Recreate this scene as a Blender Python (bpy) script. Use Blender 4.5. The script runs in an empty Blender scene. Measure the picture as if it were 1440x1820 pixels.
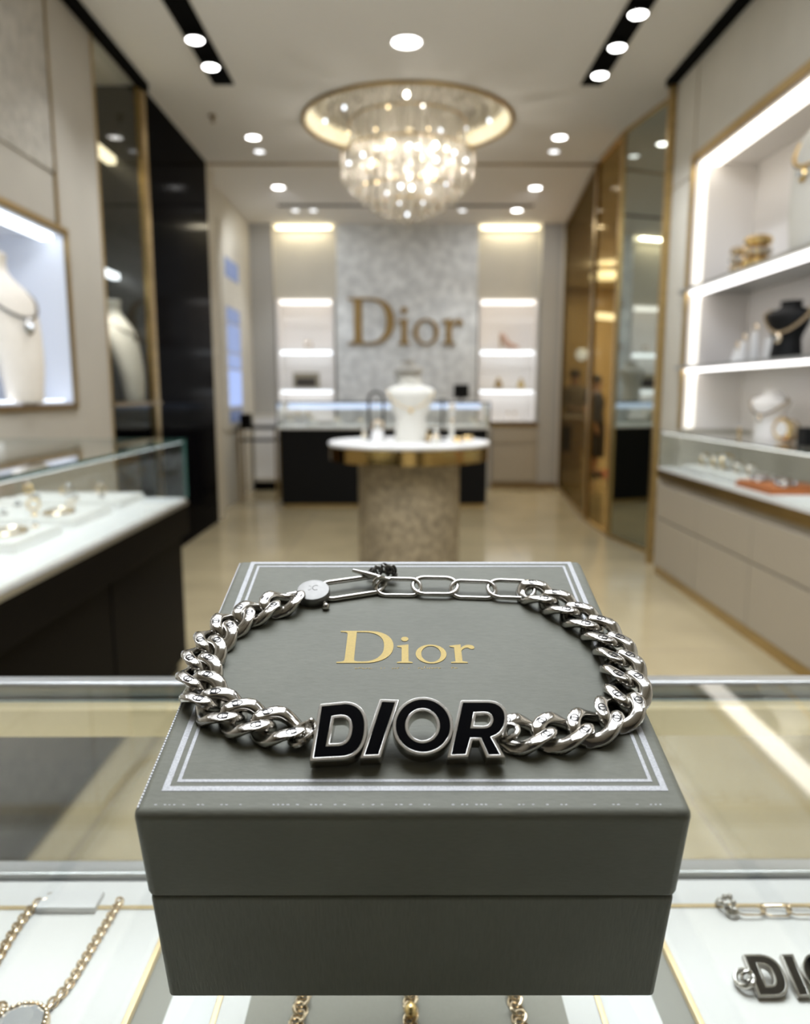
import bpy, bmesh, math, random
from mathutils import Vector, Matrix, Euler

random.seed(7)
scene = bpy.context.scene
COL = scene.collection
PI = math.pi
R = math.radians

# ---------------------------------------------------------------- camera, world, exposure, lamps
EYE = 1.25                                   # eye height above the shop floor
FPX = 1359.0                                 # focal length in pixels of the 1440 x 1820 frame
PITCH = math.atan(212 / FPX)
YAW = math.atan(6 / FPX)
cam_data = bpy.data.cameras.new('camera')
cam = bpy.data.objects.new('camera', cam_data)
COL.objects.link(cam)
cam.location = (0, 0, EYE)
cam.rotation_euler = (PI / 2 - PITCH, 0, -YAW)
cam_data.sensor_fit = 'HORIZONTAL'
cam_data.sensor_width = 36
cam_data.lens = 36 * FPX / 1440
cam_data.clip_start = 0.01
cam_data.clip_end = 60
cam_data.dof.use_dof = True
cam_data.dof.focus_distance = 0.275
cam_data.dof.aperture_fstop = 12.0
scene.camera = cam

scene.view_settings.view_transform = 'Standard'
scene.view_settings.look = 'None'
scene.view_settings.gamma = 1
scene.view_settings.use_curve_mapping = False
scene.view_settings.exposure = 0.32
scene.cycles.max_bounces = 10
scene.cycles.diffuse_bounces = 4
scene.cycles.glossy_bounces = 5
scene.cycles.transmission_bounces = 8
scene.cycles.transparent_max_bounces = 16
scene.cycles.caustics_reflective = False
scene.cycles.caustics_refractive = False
scene.cycles.sample_clamp_indirect = 4.0

world = bpy.data.worlds.new('world')
scene.world = world
world.use_nodes = True
world.node_tree.nodes['Background'].inputs[0].default_value = (0.9, 0.88, 0.85, 1)
world.node_tree.nodes['Background'].inputs[1].default_value = 0.02

CEIL = 3.35


def lamp(kind, name, loc, power, color=(1, 0.95, 0.88), rot=(0, 0, 0), **kw):
    d = bpy.data.lights.new(name, kind)
    d.energy = power
    d.color = color
    for k, v in kw.items():
        setattr(d, k, v)
    o = bpy.data.objects.new(name, d)
    COL.objects.link(o)
    o.location = loc
    o.rotation_euler = rot
    return o


WARM = (0.94, 1.0, 1.10)
# fill light: a ceiling panel added out of view over the near counter (its frame is built with the ceiling fittings)
lamp('AREA', 'counter_fill_lamp', (0, 1.55, CEIL - 0.025), 78, WARM, shape='RECTANGLE', size=1.5, size_y=2.4)


# ---------------------------------------------------------------- helpers
def at(px, py, X=None, Y=None, Z=None):
    """Where the sight line through a pixel of the photo meets a plane of the room."""
    F = Vector((math.sin(YAW) * math.cos(PITCH), math.cos(YAW) * math.cos(PITCH), -math.sin(PITCH)))
    U = Vector((math.sin(YAW) * math.sin(PITCH), math.cos(YAW) * math.sin(PITCH), math.cos(PITCH)))
    S = Vector((math.cos(YAW), -math.sin(YAW), 0))
    d = F + S * ((px - 720) / FPX) - U * ((py - 910) / FPX)
    if X is not None:
        t = X / d.x
    elif Y is not None:
        t = Y / d.y
    else:
        t = (Z - EYE) / d.z
    return Vector((0, 0, EYE)) + d * t


class MB:
    """collects shapes and links them as ONE mesh object"""

    def __init__(self):
        self.v, self.f = [], []

    def add(self, verts, faces, M=None):
        n = len(self.v)
        for p in verts:
            p = Vector(p)
            self.v.append(M @ p if M else p)
        self.f += [tuple(i + n for i in f) for f in faces]
        return self

    def box(self, x0, x1, y0, y1, z0, z1, M=None):
        vs = [(x, y, z) for z in (z0, z1) for y in (y0, y1) for x in (x0, x1)]
        return self.add(vs, [(0, 2, 3, 1), (4, 5, 7, 6), (0, 1, 5, 4), (2, 6, 7, 3), (0, 4, 6, 2), (1, 3, 7, 5)], M)

    def tube(self, pts, r, n=8, closed=False, M=None, cap=True):
        pts = [Vector(p) for p in pts]
        N = len(pts)
        rs = r if isinstance(r, (list, tuple)) else [r] * N
        verts = []
        up = None
        for i, p in enumerate(pts):
            a = pts[i - 1] if (i > 0 or closed) else p
            b = pts[(i + 1) % N] if (i < N - 1 or closed) else p
            t = (b - a).normalized()
            if up is None:
                up = t.orthogonal().normalized()
            u = (up - t * up.dot(t))
            u = u.normalized() if u.length > 1e-9 else t.orthogonal().normalized()
            up = u
            w = t.cross(u)
            for k in range(n):
                q = 2 * PI * k / n
                verts.append(p + (u * math.cos(q) + w * math.sin(q)) * rs[i])
        faces = []
        for i in range(N if closed else N - 1):
            j = (i + 1) % N
            off = 0
            if closed and j == 0:      # align the seam
                d = [(verts[k] - verts[i * n]).length for k in range(n)]
                off = d.index(min(d))
            for k in range(n):
                faces.append((i * n + k, i * n + (k + 1) % n, j * n + (k + 1 + off) % n, j * n + (k + off) % n))
        if not closed and cap:
            faces.append(tuple(range(n))[::-1])
            faces.append(tuple((N - 1) * n + k for k in range(n)))
        return self.add(verts, faces, M)

    def loft(self, secs, n=24, M=None, cap=True):
        """secs: (cx, cy, z, rx, ry) ellipses bottom to top"""
        verts = []
        for (cx, cy, z, rx, ry) in secs:
            for k in range(n):
                q = 2 * PI * k / n
                verts.append((cx + rx * math.cos(q), cy + ry * math.sin(q), z))
        faces = [tuple(range(n))[::-1]] if cap else []
        for i in range(len(secs) - 1):
            for k in range(n):
                faces.append((i * n + k, i * n + (k + 1) % n, (i + 1) * n + (k + 1) % n, (i + 1) * n + k))
        if cap:
            faces.append(tuple((len(secs) - 1) * n + k for k in range(n)))
        return self.add(verts, faces, M)

    def lathe(self, prof, n=32, M=None, cap=True):
        return self.loft([(0, 0, z, r, r) for r, z in prof], n, M, cap)

    def ball(self, c, r, n=8, m=6, M=None, s=(1, 1, 1)):
        verts = [(c[0], c[1], c[2] - r * s[2])]
        for i in range(1, m):
            a = -PI / 2 + PI * i / m
            for k in range(n):
                q = 2 * PI * k / n
                verts.append((c[0] + r * s[0] * math.cos(a) * math.cos(q), c[1] + r * s[1] * math.cos(a) * math.sin(q), c[2] + r * s[2] * math.sin(a)))
        verts.append((c[0], c[1], c[2] + r * s[2]))
        L = len(verts) - 1
        faces = [(0, 1 + (k + 1) % n, 1 + k) for k in range(n)]
        for i in range(m - 2):
            for k in range(n):
                a = 1 + i * n
                faces.append((a + k, a + (k + 1) % n, a + n + (k + 1) % n, a + n + k))
        a = 1 + (m - 2) * n
        faces += [(a + k, a + (k + 1) % n, L) for k in range(n)]
        return self.add(verts, faces, M)

    def prism(self, poly, z0, z1, M=None):
        n = len(poly)
        vs = [(x, y, z0) for x, y in poly] + [(x, y, z1) for x, y in poly]
        fs = [tuple(range(n))[::-1], tuple(range(n, 2 * n))] + [(i, (i + 1) % n, n + (i + 1) % n, n + i) for i in range(n)]
        return self.add(vs, fs, M)

    def mesh(self, name):
        me = bpy.data.meshes.new(name)
        me.from_pydata([tuple(p) for p in self.v], [], self.f)
        me.update()
        return me

    def build(self, name, mat, parent=None, smooth=False, bevel=0, loc=None):
        me = self.mesh(name)
        me.materials.append(mat)
        if smooth:
            smooth_mesh(me)
        o = bpy.data.objects.new(name, me)
        COL.objects.link(o)
        if parent:
            o.parent = parent
        if loc is not None:
            o.location = loc
        if bevel:
            b = o.modifiers.new('bevel', 'BEVEL')
            b.width = bevel
            b.segments = 3
            b.limit_method = 'ANGLE'
        return o


def smooth_mesh(me, angle=40):
    for p in me.polygons:
        p.use_smooth = True
    me.set_sharp_from_angle(angle=R(angle))


def tag(o, label, cat, group=None):
    o['label'] = label
    o['category'] = cat
    if group:
        o['group'] = group
    return o


def struct(o, label=None):
    o['kind'] = 'structure'
    if label:
        o['label'] = label
    return o


def empty(name, loc=(0, 0, 0), rot=(0, 0, 0), label=None, cat=None, group=None):
    o = bpy.data.objects.new(name, None)
    COL.objects.link(o)
    o.location = loc
    o.rotation_euler = rot
    o.empty_display_size = 0.02
    if label:
        tag(o, label, cat, group)
    return o


def dup(root, loc=None, rot=None, label=None, group=None):
    kids = [o for o in COL.objects if o.parent == root]
    r = root.copy()
    COL.objects.link(r)
    if loc is not None:
        r.location = loc
    if rot is not None:
        r.rotation_euler = rot
    if label:
        r['label'] = label
    if group:
        r['group'] = group
    for ch in kids:
        c = ch.copy()
        COL.objects.link(c)
        c.parent = r
        for g in [o for o in COL.objects if o.parent == ch]:
            d = g.copy()
            COL.objects.link(d)
            d.parent = c
    return r


def shape2d(loops, depth, bevel=0.0, res=2):
    """filled outline(s) with holes, given thickness: mesh from z=0 down to -depth"""
    cu = bpy.data.curves.new('outline', 'CURVE')
    cu.dimensions = '2D'
    cu.fill_mode = 'BOTH'
    cu.extrude = max(depth / 2 - bevel, 1e-6)
    cu.bevel_depth = bevel
    cu.bevel_resolution = res
    for lp in loops:
        s = cu.splines.new('POLY')
        s.points.add(len(lp) - 1)
        for p, (x, y) in zip(s.points, lp):
            p.co = (x, y, 0, 1)
        s.use_cyclic_u = True
    o = bpy.data.objects.new('outline', cu)
    COL.objects.link(o)
    dg = bpy.context.evaluated_depsgraph_get()
    me = bpy.data.meshes.new_from_object(o.evaluated_get(dg))
    bpy.data.objects.remove(o)
    bpy.data.curves.remove(cu)
    me.materials.clear()
    me.transform(Matrix.Translation((0, 0, -depth / 2)))
    return me


def join_meshes(name, meshes):
    bm = bmesh.new()
    for m in meshes:
        bm.from_mesh(m)
    out = bpy.data.meshes.new(name)
    bm.to_mesh(out)
    bm.free()
    return out


def mesh_obj(name, me, mat, parent=None, M=None, smooth=True):
    me.name = name
    me.materials.append(mat)
    if M is not None:
        me.transform(M)
    if smooth:
        smooth_mesh(me, 30)
    o = bpy.data.objects.new(name, me)
    COL.objects.link(o)
    if parent:
        o.parent = parent
    return o


def bez(p0, p1, p2, p3, n=10):
    out = []
    for i in range(n):
        t = i / n
        a = (1 - t) ** 3
        b = 3 * t * (1 - t) ** 2
        c = 3 * t * t * (1 - t)
        d = t ** 3
        out.append((a * p0[0] + b * p1[0] + c * p2[0] + d * p3[0], a * p0[1] + b * p1[1] + c * p2[1] + d * p3[1]))
    return out


def inset(poly, d):
    """offset a closed polygon inwards (d > 0) whatever its winding"""
    area = sum(poly[i - 1][0] * poly[i][1] - poly[i][0] * poly[i - 1][1] for i in range(len(poly)))
    s = 1 if area > 0 else -1
    out = []
    n = len(poly)
    for i in range(n):
        a, b, c = Vector(poly[i - 1]), Vector(poly[i]), Vector(poly[(i + 1) % n])
        u, w = (b - a).normalized(), (c - b).normalized()
        n1, n2 = Vector((-u.y, u.x)) * s, Vector((-w.y, w.x)) * s
        m = n1 + n2
        m = m / max(m.length_squared, 0.5) * 2 * d
        out.append((b.x + m.x, b.y + m.y))
    return out


# ---------------------------------------------------------------- materials
def mat(name, base=(0.5, 0.5, 0.5), rough=0.5, metal=0.0, emit=None, strength=0.0, coat=0.0, spec=0.5, ior=1.5):
    m = bpy.data.materials.new(name)
    m.use_nodes = True
    b = m.node_tree.nodes['Principled BSDF']
    b.inputs['Base Color'].default_value = (*base, 1)
    b.inputs['Roughness'].default_value = rough
    b.inputs['Metallic'].default_value = metal
    b.inputs['Coat Weight'].default_value = coat
    b.inputs['IOR'].default_value = ior
    b.inputs['Specular IOR Level'].default_value = spec
    if emit:
        b.inputs['Emission Color'].default_value = (*emit, 1)
        b.inputs['Emission Strength'].default_value = strength
    return m


def noisy(m, scale=(50, 50, 50), amount=0.25, bump=0.0, dist=0.001, detail=4, c2=None, low=0.35, high=0.65, rough_var=0.0):
    """mottled colour between the base and a second tone, and a bump from the same noise"""
    nt = m.node_tree
    b = nt.nodes['Principled BSDF']
    tc = nt.nodes.new('ShaderNodeTexCoord')
    mp = nt.nodes.new('ShaderNodeMapping')
    mp.inputs['Scale'].default_value = scale
    nz = nt.nodes.new('ShaderNodeTexNoise')
    nz.inputs['Scale'].default_value = 1
    nz.inputs['Detail'].default_value = detail
    nt.links.new(tc.outputs['Object'], mp.inputs[0])
    nt.links.new(mp.outputs[0], nz.inputs[0])
    base = list(b.inputs['Base Color'].default_value)
    rp = nt.nodes.new('ShaderNodeValToRGB')
    rp.color_ramp.elements[0].position = low
    rp.color_ramp.elements[1].position = high
    rp.color_ramp.elements[0].color = (*(c2 if c2 else [x * (1 - amount) for x in base[:3]]), 1)
    rp.color_ramp.elements[1].color = base
    nt.links.new(nz.outputs['Fac'], rp.inputs[0])
    nt.links.new(rp.outputs[0], b.inputs['Base Color'])
    if bump:
        bp = nt.nodes.new('ShaderNodeBump')
        bp.inputs['Strength'].default_value = bump
        bp.inputs['Distance'].default_value = dist
        nt.links.new(nz.outputs['Fac'], bp.inputs['Height'])
        nt.links.new(bp.outputs[0], b.inputs['Normal'])
    return m


def pane_mat(name, tint=(1, 1, 1), base_refl=0.04, gloss=(1, 1, 1), rough=0.0):
    """thin clear glass: see-through with Fresnel-like reflection"""
    m = bpy.data.materials.new(name)
    m.use_nodes = True
    nt = m.node_tree
    nt.nodes.clear()
    out = nt.nodes.new('ShaderNodeOutputMaterial')
    mix = nt.nodes.new('ShaderNodeMixShader')
    tr = nt.nodes.new('ShaderNodeBsdfTransparent')
    tr.inputs[0].default_value = (*tint, 1)
    gl = nt.nodes.new('ShaderNodeBsdfGlossy')
    gl.inputs[0].default_value = (*gloss, 1)
    gl.inputs['Roughness'].default_value = rough
    lw = nt.nodes.new('ShaderNodeLayerWeight')
    pw = nt.nodes.new('ShaderNodeMath')
    pw.operation = 'POWER'
    pw.inputs[1].default_value = 5
    mul = nt.nodes.new('ShaderNodeMath')
    mul.operation = 'MULTIPLY_ADD'
    mul.inputs[1].default_value = 1 - base_refl
    mul.inputs[2].default_value = base_refl
    nt.links.new(lw.outputs['Facing'], pw.inputs[0])
    nt.links.new(pw.outputs[0], mul.inputs[0])
    nt.links.new(mul.outputs[0], mix.inputs[0])
    nt.links.new(tr.outputs[0], mix.inputs[1])
    nt.links.new(gl.outputs[0], mix.inputs[2])
    nt.links.new(mix.outputs[0], out.inputs[0])
    return m


def emit_mat(name, color, strength, base=0.8):
    return mat(name, (base, base, base), 0.5, emit=color, strength=strength)


M = {}
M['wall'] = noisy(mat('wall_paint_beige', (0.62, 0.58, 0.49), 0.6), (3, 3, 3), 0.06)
M['wallleftdim'] = noisy(mat('left_wall_beige_dimmed', (0.45, 0.412, 0.345), 0.6), (3, 3, 3), 0.06)  # same paint as the other walls, darkened to offset the light here
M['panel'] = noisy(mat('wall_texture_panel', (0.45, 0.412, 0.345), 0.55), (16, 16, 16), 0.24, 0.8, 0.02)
M['grey'] = mat('pier_grey', (0.42, 0.40, 0.36), 0.5)
M['ceil'] = mat('ceiling_paint', (0.84, 0.815, 0.775), 0.8)
M['black'] = mat('black_gloss', (0.003, 0.003, 0.004), 0.12, spec=0.5, ior=1.03)
M['blackmat'] = mat('black_matte', (0.005, 0.005, 0.005), 0.6, spec=0.2)
M['slot'] = mat('shadow_gap_black', (0.004, 0.004, 0.004), 0.9, spec=0.05)
M['gold'] = noisy(mat('brushed_gold', (0.62, 0.44, 0.19), 0.3, 1.0), (4, 4, 90), 0.25)
M['bronze'] = mat('bronze_dull', (0.33, 0.24, 0.12), 0.35, 1.0)
M['steel'] = mat('brushed_steel', (0.52, 0.53, 0.52), 0.33, 1.0)
M['white'] = mat('white_lacquer', (0.86, 0.85, 0.83), 0.35)
M['bed'] = mat('white_display_bed', (0.88, 0.87, 0.84), 0.7)
M['leather'] = noisy(mat('white_leatherette', (0.84, 0.82, 0.77), 0.6), (900, 900, 900), 0.03, 0.2, 0.0003)
M['cream'] = noisy(mat('cream_velvet', (0.78, 0.71, 0.61), 0.8), (40, 40, 40), 0.05)
M['ivory'] = mat('ivory_bust', (0.72, 0.695, 0.62), 0.55)
M['palegrey'] = mat('pale_grey_bust', (0.60, 0.59, 0.55), 0.6)
M['niche'] = mat('niche_cream', (0.86, 0.82, 0.78), 0.6)
M['nichecool'] = mat('niche_cool_white', (0.80, 0.83, 0.90), 0.6)
M['cabinet'] = mat('cabinet_taupe', (0.405, 0.352, 0.27), 0.45)
M['dark'] = mat('dark_walnut', (0.006, 0.005, 0.004), 0.3, ior=1.05)
M['mosaic'] = noisy(mat('mosaic_gold_beige', (0.42, 0.34, 0.22), 0.45), (28, 28, 28), 0.5, 0.5, 0.01)
M['silver'] = mat('polished_silver', (0.48, 0.46, 0.425), 0.17, 1.0)
M['silverdark'] = mat('oxidised_silver', (0.03, 0.028, 0.026), 0.4, 0.6)
M['satin'] = noisy(mat('satin_silver', (0.22, 0.215, 0.20), 0.55, 1.0), (300, 300, 300), 0.1)
M['palegold'] = mat('pale_gold_metal', (0.74, 0.60, 0.42), 0.2, 1.0)
M['enamel'] = mat('black_enamel', (0.002, 0.002, 0.0025), 0.18, ior=1.12)
M['jewelgold'] = mat('jewel_gold', (0.85, 0.62, 0.28), 0.2, 1.0)
M['stone'] = mat('clear_stone', (0.75, 0.78, 0.82), 0.05, 0.6)
M['blue'] = mat('blue_stone', (0.03, 0.05, 0.16), 0.08)
M['taupepad'] = noisy(mat('taupe_pad', (0.37, 0.35, 0.29), 0.75), (900, 900, 900), 0.05)
M['orange'] = mat('orange_leather', (0.62, 0.20, 0.06), 0.5)
M['red'] = mat('orange_red_carpet', (0.34, 0.10, 0.03), 0.8)
M['ledwhite'] = emit_mat('led_strip_neutral', (1.0, 0.96, 0.9), 1.35)
M['ledcool'] = emit_mat('led_strip_cool', (0.84, 0.91, 1.0), 3.0)
M['lednichecool'] = emit_mat('led_niche_cool', (0.88, 0.94, 1.0), 1.6)
M['ledwarm'] = emit_mat('led_strip_warm', (1.0, 0.88, 0.60), 2.0)
M['ledring'] = emit_mat('led_ring_warm', (1.0, 0.86, 0.50), 0.62)
M['lens'] = emit_mat('downlight_lens', (1.0, 0.98, 0.95), 9.0)
M['lensdim'] = emit_mat('downlight_lens_soft', (0.95, 0.97, 1.0), 2.0)
M['glass'] = pane_mat('clear_glass', (0.97, 0.985, 0.975))
M['glassedge'] = mat('green_glass_edge', (0.03, 0.09, 0.075), 0.1)
M['countertop'] = pane_mat('counter_glass', (0.97, 0.98, 0.97), 0.06)
M['smoke'] = pane_mat('smoked_glass', (0.90, 0.90, 0.87), 0.02, (0.3, 0.3, 0.3))
M['bronzeglass'] = pane_mat('bronze_tinted_glass', (0.86, 0.80, 0.64), 0.02, (0.12, 0.11, 0.09))
M['mirror'] = mat('green_grey_mirror', (0.44, 0.47, 0.42), 0.03, 1.0)
M['crystal'] = pane_mat('crystal_bead', (0.95, 0.94, 0.92), 0.42, (0.95, 0.93, 0.88), 0.35)
M['skin'] = mat('skin', (0.55, 0.36, 0.26), 0.5)
M['hair'] = mat('dark_hair', (0.012, 0.009, 0.007), 0.5)
M['cloth'] = mat('black_cloth', (0.008, 0.008, 0.008), 0.9)
M['greycloth'] = mat('grey_cloth', (0.25, 0.23, 0.2), 0.9)
M['eyewhite'] = mat('eye_white', (0.8, 0.8, 0.78), 0.3)
M['lip'] = mat('lip', (0.35, 0.12, 0.1), 0.5)

# floor: polished beige marble in large tiles
m = mat('polished_marble_floor', (0.46, 0.385, 0.285), 0.12, spec=0.5)
nt = m.node_tree
bs = nt.nodes['Principled BSDF']
tc = nt.nodes.new('ShaderNodeTexCoord')
br = nt.nodes.new('ShaderNodeTexBrick')
br.offset = 0
br.inputs['Scale'].default_value = 1
br.inputs['Mortar Size'].default_value = 0.004
br.inputs['Brick Width'].default_value = 0.9
br.inputs['Row Height'].default_value = 0.9
br.inputs['Color1'].default_value = (0.42, 0.345, 0.205, 1)
br.inputs['Color2'].default_value = (0.39, 0.32, 0.19, 1)
br.inputs['Mortar'].default_value = (0.30, 0.24, 0.17, 1)
nz = nt.nodes.new('ShaderNodeTexNoise')
nz.inputs['Scale'].default_value = 1.7
nz.inputs['Detail'].default_value = 6
mx = nt.nodes.new('ShaderNodeMix')
mx.data_type = 'RGBA'
mx.blend_type = 'OVERLAY'
mx.inputs['Factor'].default_value = 0.35
nt.links.new(tc.outputs['Object'], br.inputs[0])
nt.links.new(tc.outputs['Object'], nz.inputs[0])
nt.links.new(br.outputs['Color'], mx.inputs[6])
nt.links.new(nz.outputs['Fac'], mx.inputs[7])
nt.links.new(mx.outputs[2], bs.inputs['Base Color'])
M['floor'] = m


# grey-green box leatherette with a fine directional grain
def grain(name, scale, bump=0.35):
    m = mat(name, (0.168, 0.165, 0.137), 0.6, spec=0.25)
    nt = m.node_tree
    b = nt.nodes['Principled BSDF']
    tc = nt.nodes.new('ShaderNodeTexCoord')
    mp = nt.nodes.new('ShaderNodeMapping')
    mp.inputs['Scale'].default_value = scale
    n1 = nt.nodes.new('ShaderNodeTexNoise')
    n1.inputs['Scale'].default_value = 1
    n1.inputs['Detail'].default_value = 3
    n2 = nt.nodes.new('ShaderNodeTexNoise')
    n2.inputs['Scale'].default_value = 28
    n2.inputs['Detail'].default_value = 3
    nt.links.new(tc.outputs['Object'], mp.inputs[0])
    nt.links.new(mp.outputs[0], n1.inputs[0])
    nt.links.new(tc.outputs['Object'], n2.inputs[0])
    rp = nt.nodes.new('ShaderNodeValToRGB')
    rp.color_ramp.elements[0].position = 0.25
    rp.color_ramp.elements[1].position = 0.75
    rp.color_ramp.elements[0].color = (0.136, 0.137, 0.107, 1)
    rp.color_ramp.elements[1].color = (0.184, 0.185, 0.146, 1)
    ad = nt.nodes.new('ShaderNodeMix')
    ad.data_type = 'FLOAT'
    ad.inputs['Factor'].default_value = 0.55
    nt.links.new(n1.outputs['Fac'], ad.inputs[2])
    nt.links.new(n2.outputs['Fac'], ad.inputs[3])
    nt.links.new(ad.outputs[0], rp.inputs[0])
    nt.links.new(rp.outputs[0], b.inputs['Base Color'])
    bp = nt.nodes.new('ShaderNodeBump')
    bp.inputs['Strength'].default_value = bump
    bp.inputs['Distance'].default_value = 0.0004
    nt.links.new(n1.outputs['Fac'], bp.inputs['Height'])
    nt.links.new(bp.outputs[0], b.inputs['Normal'])
    return m


M['lid'] = grain('box_leather_lid', (300, 800, 1700), 0.22)
M['base'] = grain('box_leather_base', (1600, 900, 200), 0.3)
M['foil'] = noisy(mat('silver_foil', (0.44, 0.44, 0.44), 0.55, 0.2), (1800, 1800, 1800), 0.25, 0.4, 0.0003)
M['goldfoil'] = noisy(mat('gold_foil', (0.29, 0.20, 0.03), 0.5, 0.3), (900, 900, 900), 0.12, 0.3, 0.0002)

# ================================================================ THE ROOM
def setting(name, boxes, m, label=None, bevel=0):
    for q in boxes:
        o = struct(MB().box(*q).build(name, m, bevel=bevel), label)
    return o


CX, CY = 0.05, 6.41                          # centre of the round table, chandelier and sign
RING = 0.80
circ = lambda r, n=72, cx=CX, cy=CY: [(cx + r * math.cos(2 * PI * i / n), cy + r * math.sin(2 * PI * i / n)) for i in range(n)]
setting('floor', [(-3.2, 7.0, -3.2, 16.2, -0.1, 0.0)], M['floor'])
me = shape2d([[(-3.2, -3.2), (3.0, -3.2), (3.0, 11.0), (-3.2, 11.0)], circ(RING)], 0.12)
o = mesh_obj('ceiling', me, M['ceil'], smooth=False)
o.location.z = CEIL + 0.12
struct(o)
b = MB()
b.loft([(CX, CY, CEIL + 0.12, RING + 0.03, RING + 0.03), (CX, CY, CEIL + 0.16, RING + 0.03, RING + 0.03)], 48)
struct(b.build('ceiling_recess', M['ceil']))
setting('wall_rear', [(-3.2, 3.0, -3.3, -3.2, 0, CEIL)], mat('rear_wall_dark', (0.06, 0.055, 0.05), 0.6))

# left wall: wall with display niche, pilaster, open vitrine bay, black panel, recessed far stretch
NZ0, NZ1, NY0, NY1 = 1.19, 2.085, 2.0, 4.26
VY0, VY1 = 4.79, 5.63
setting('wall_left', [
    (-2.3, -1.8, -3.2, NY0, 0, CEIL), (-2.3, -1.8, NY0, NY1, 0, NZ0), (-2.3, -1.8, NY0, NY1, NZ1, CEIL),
    (-2.5, -2.27, NY0, NY1, NZ0, NZ1), (-2.3, -1.8, NY1, VY0, 0, CEIL)], M['wallleftdim'])
setting('trim_1', [(-1.815, -1.785, 4.175, 4.195, NZ1 + 0.02, CEIL)], M['bronze'])
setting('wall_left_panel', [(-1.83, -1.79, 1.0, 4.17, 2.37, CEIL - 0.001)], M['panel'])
setting('trim_2', [(-2.28, -1.8, 5.70, 7.45, 0, CEIL)], M['black'], 'tall black glossy wall panel')
setting('wall_left_far', [(-2.3, -1.8, 7.45, 7.75, 0, CEIL), (-2.3, -1.92, 7.75, 10.1, 0, CEIL)], M['wall'])
setting('trim_3', [(-1.80, -1.74, 0.5, 5.66, CEIL - 0.05, CEIL - 0.001)], M['slot'], 'black shadow gap')
# right wall: niche wall, then mirror and bronze glass
RX = 1.86
RZ0, RZ1, RY0, RY1 = 0.99, 2.69, 1.6, 5.10
RB = 2.26
setting('wall_right', [
    (RX, 2.6, -3.2, RY0, 0, CEIL), (RX, 2.6, RY0, RY1, RZ1, CEIL), (RB, 2.6, RY0, RY1, 0, RZ1),
    (RX, 2.6, RY1, 5.56, 0, CEIL)], M['wall'])
setting('trim_4', [(1.80, RX, 0.5, 5.58, CEIL - 0.05, CEIL - 0.001)], M['slot'], 'black shadow gap')
setting('trim_5', [(RX - 0.003, RX, 5.16, 5.56, 2.62, 2.626), (RX - 0.003, RX, 5.13, 5.136, 2.62, CEIL)], M['bronze'])
# back wall
BY = 10.1
bx0, bx1 = -1.63, -0.85
cx0, cx1 = 0.975, 1.78
nb0, nb1 = EYE - 0.38, EYE + 1.195
setting('wall_back', [
    (-2.6, bx0, BY, 10.6, 0, CEIL), (bx1, cx0, BY + 0.03, 10.6, 0, CEIL), (cx1, 2.08, BY, 10.6, 0, CEIL),
    (bx0, bx1, BY + 0.06, 10.6, nb1, CEIL), (bx0, bx1, BY + 0.06, 10.6, 0, nb0), (bx0, bx1, 10.45, 10.6, nb0, nb1),
    (cx0, cx1, BY + 0.06, 10.6, nb1, CEIL), (cx0, cx1, BY + 0.06, 10.6, 0, nb0), (cx0, cx1, 10.45, 10.6, nb0, nb1)], M['wall'])
setting('wall_back_panel', [(bx1 + 0.02, cx0 - 0.0, BY - 0.02, BY + 0.03, 0, CEIL)],
        noisy(mat('sparkling_mosaic', (0.84, 0.85, 0.83), 0.45), (9, 9, 9), 0.28, 0.4, 0.012))
setting('trim_6', [(-1.93, -1.63, BY - 0.04, BY, 0, CEIL), (1.785, 2.03, BY - 0.04, BY, 0, CEIL)], M['grey'], 'grey wall piers')
setting('trim_7', [(-1.8, 1.85, 7.49, 7.53, CEIL - 0.012, CEIL)], M['bronze'], 'thin dark ceiling joint')
setting('trim_8', [(-1.4, 1.5, 9.07, 9.15, CEIL - 0.004, CEIL)], M['slot'], 'linear ceiling air slot')
setting('baseboard_back', [(1.2, 2.05, BY - 0.06, BY - 0.04, 0, 0.07)], M['bronze'])
# made-up annex behind the bronze glass, standing in for its reflections
setting('wall_annex', [(2.6, 7.0, 16.0, 16.1, 0, CEIL), (7.0, 7.1, 5.6, 16.1, 0, CEIL), (2.6, 7, 5.5, 5.58, 0, CEIL), (2.0, 2.08, 10.6, 16.0, 0, CEIL)],
        mat('annex_wall_gold', (0.50, 0.38, 0.20), 0.6))
setting('ceiling_annex', [(2.61, 7.1, 5.5, 16.1, CEIL, CEIL + 0.1), (1.9, 2.61, 11.01, 16.1, CEIL, CEIL + 0.1)], M['ceil'])

# ---- mirror and bronze glass on the right wall
def framed_panel(name, label, x, y0, y1, m_pane, m_frame, fw=0.035, x1=None, kind='mirror'):
    x1 = x if x1 is None else x1
    L = math.hypot(y1 - y0, x1 - x)
    t = empty(name, (x, y0, 0), (0, 0, -math.atan2(x1 - x, y1 - y0)), label, kind)
    MB().box(0.012, 0.022, fw, L - fw, 0.03, CEIL - 0.03).build('pane', m_pane, t)
    f = MB()
    f.box(0, 0.04, 0, fw, 0.0, CEIL - 0.001).box(0, 0.04, L - fw, L, 0.0, CEIL - 0.001)
    f.box(0, 0.04, fw, L - fw, 0.0, 0.03).box(0, 0.04, fw, L - fw, CEIL - 0.03, CEIL - 0.001)
    f.build('frame', m_frame, t)
    return t


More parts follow.
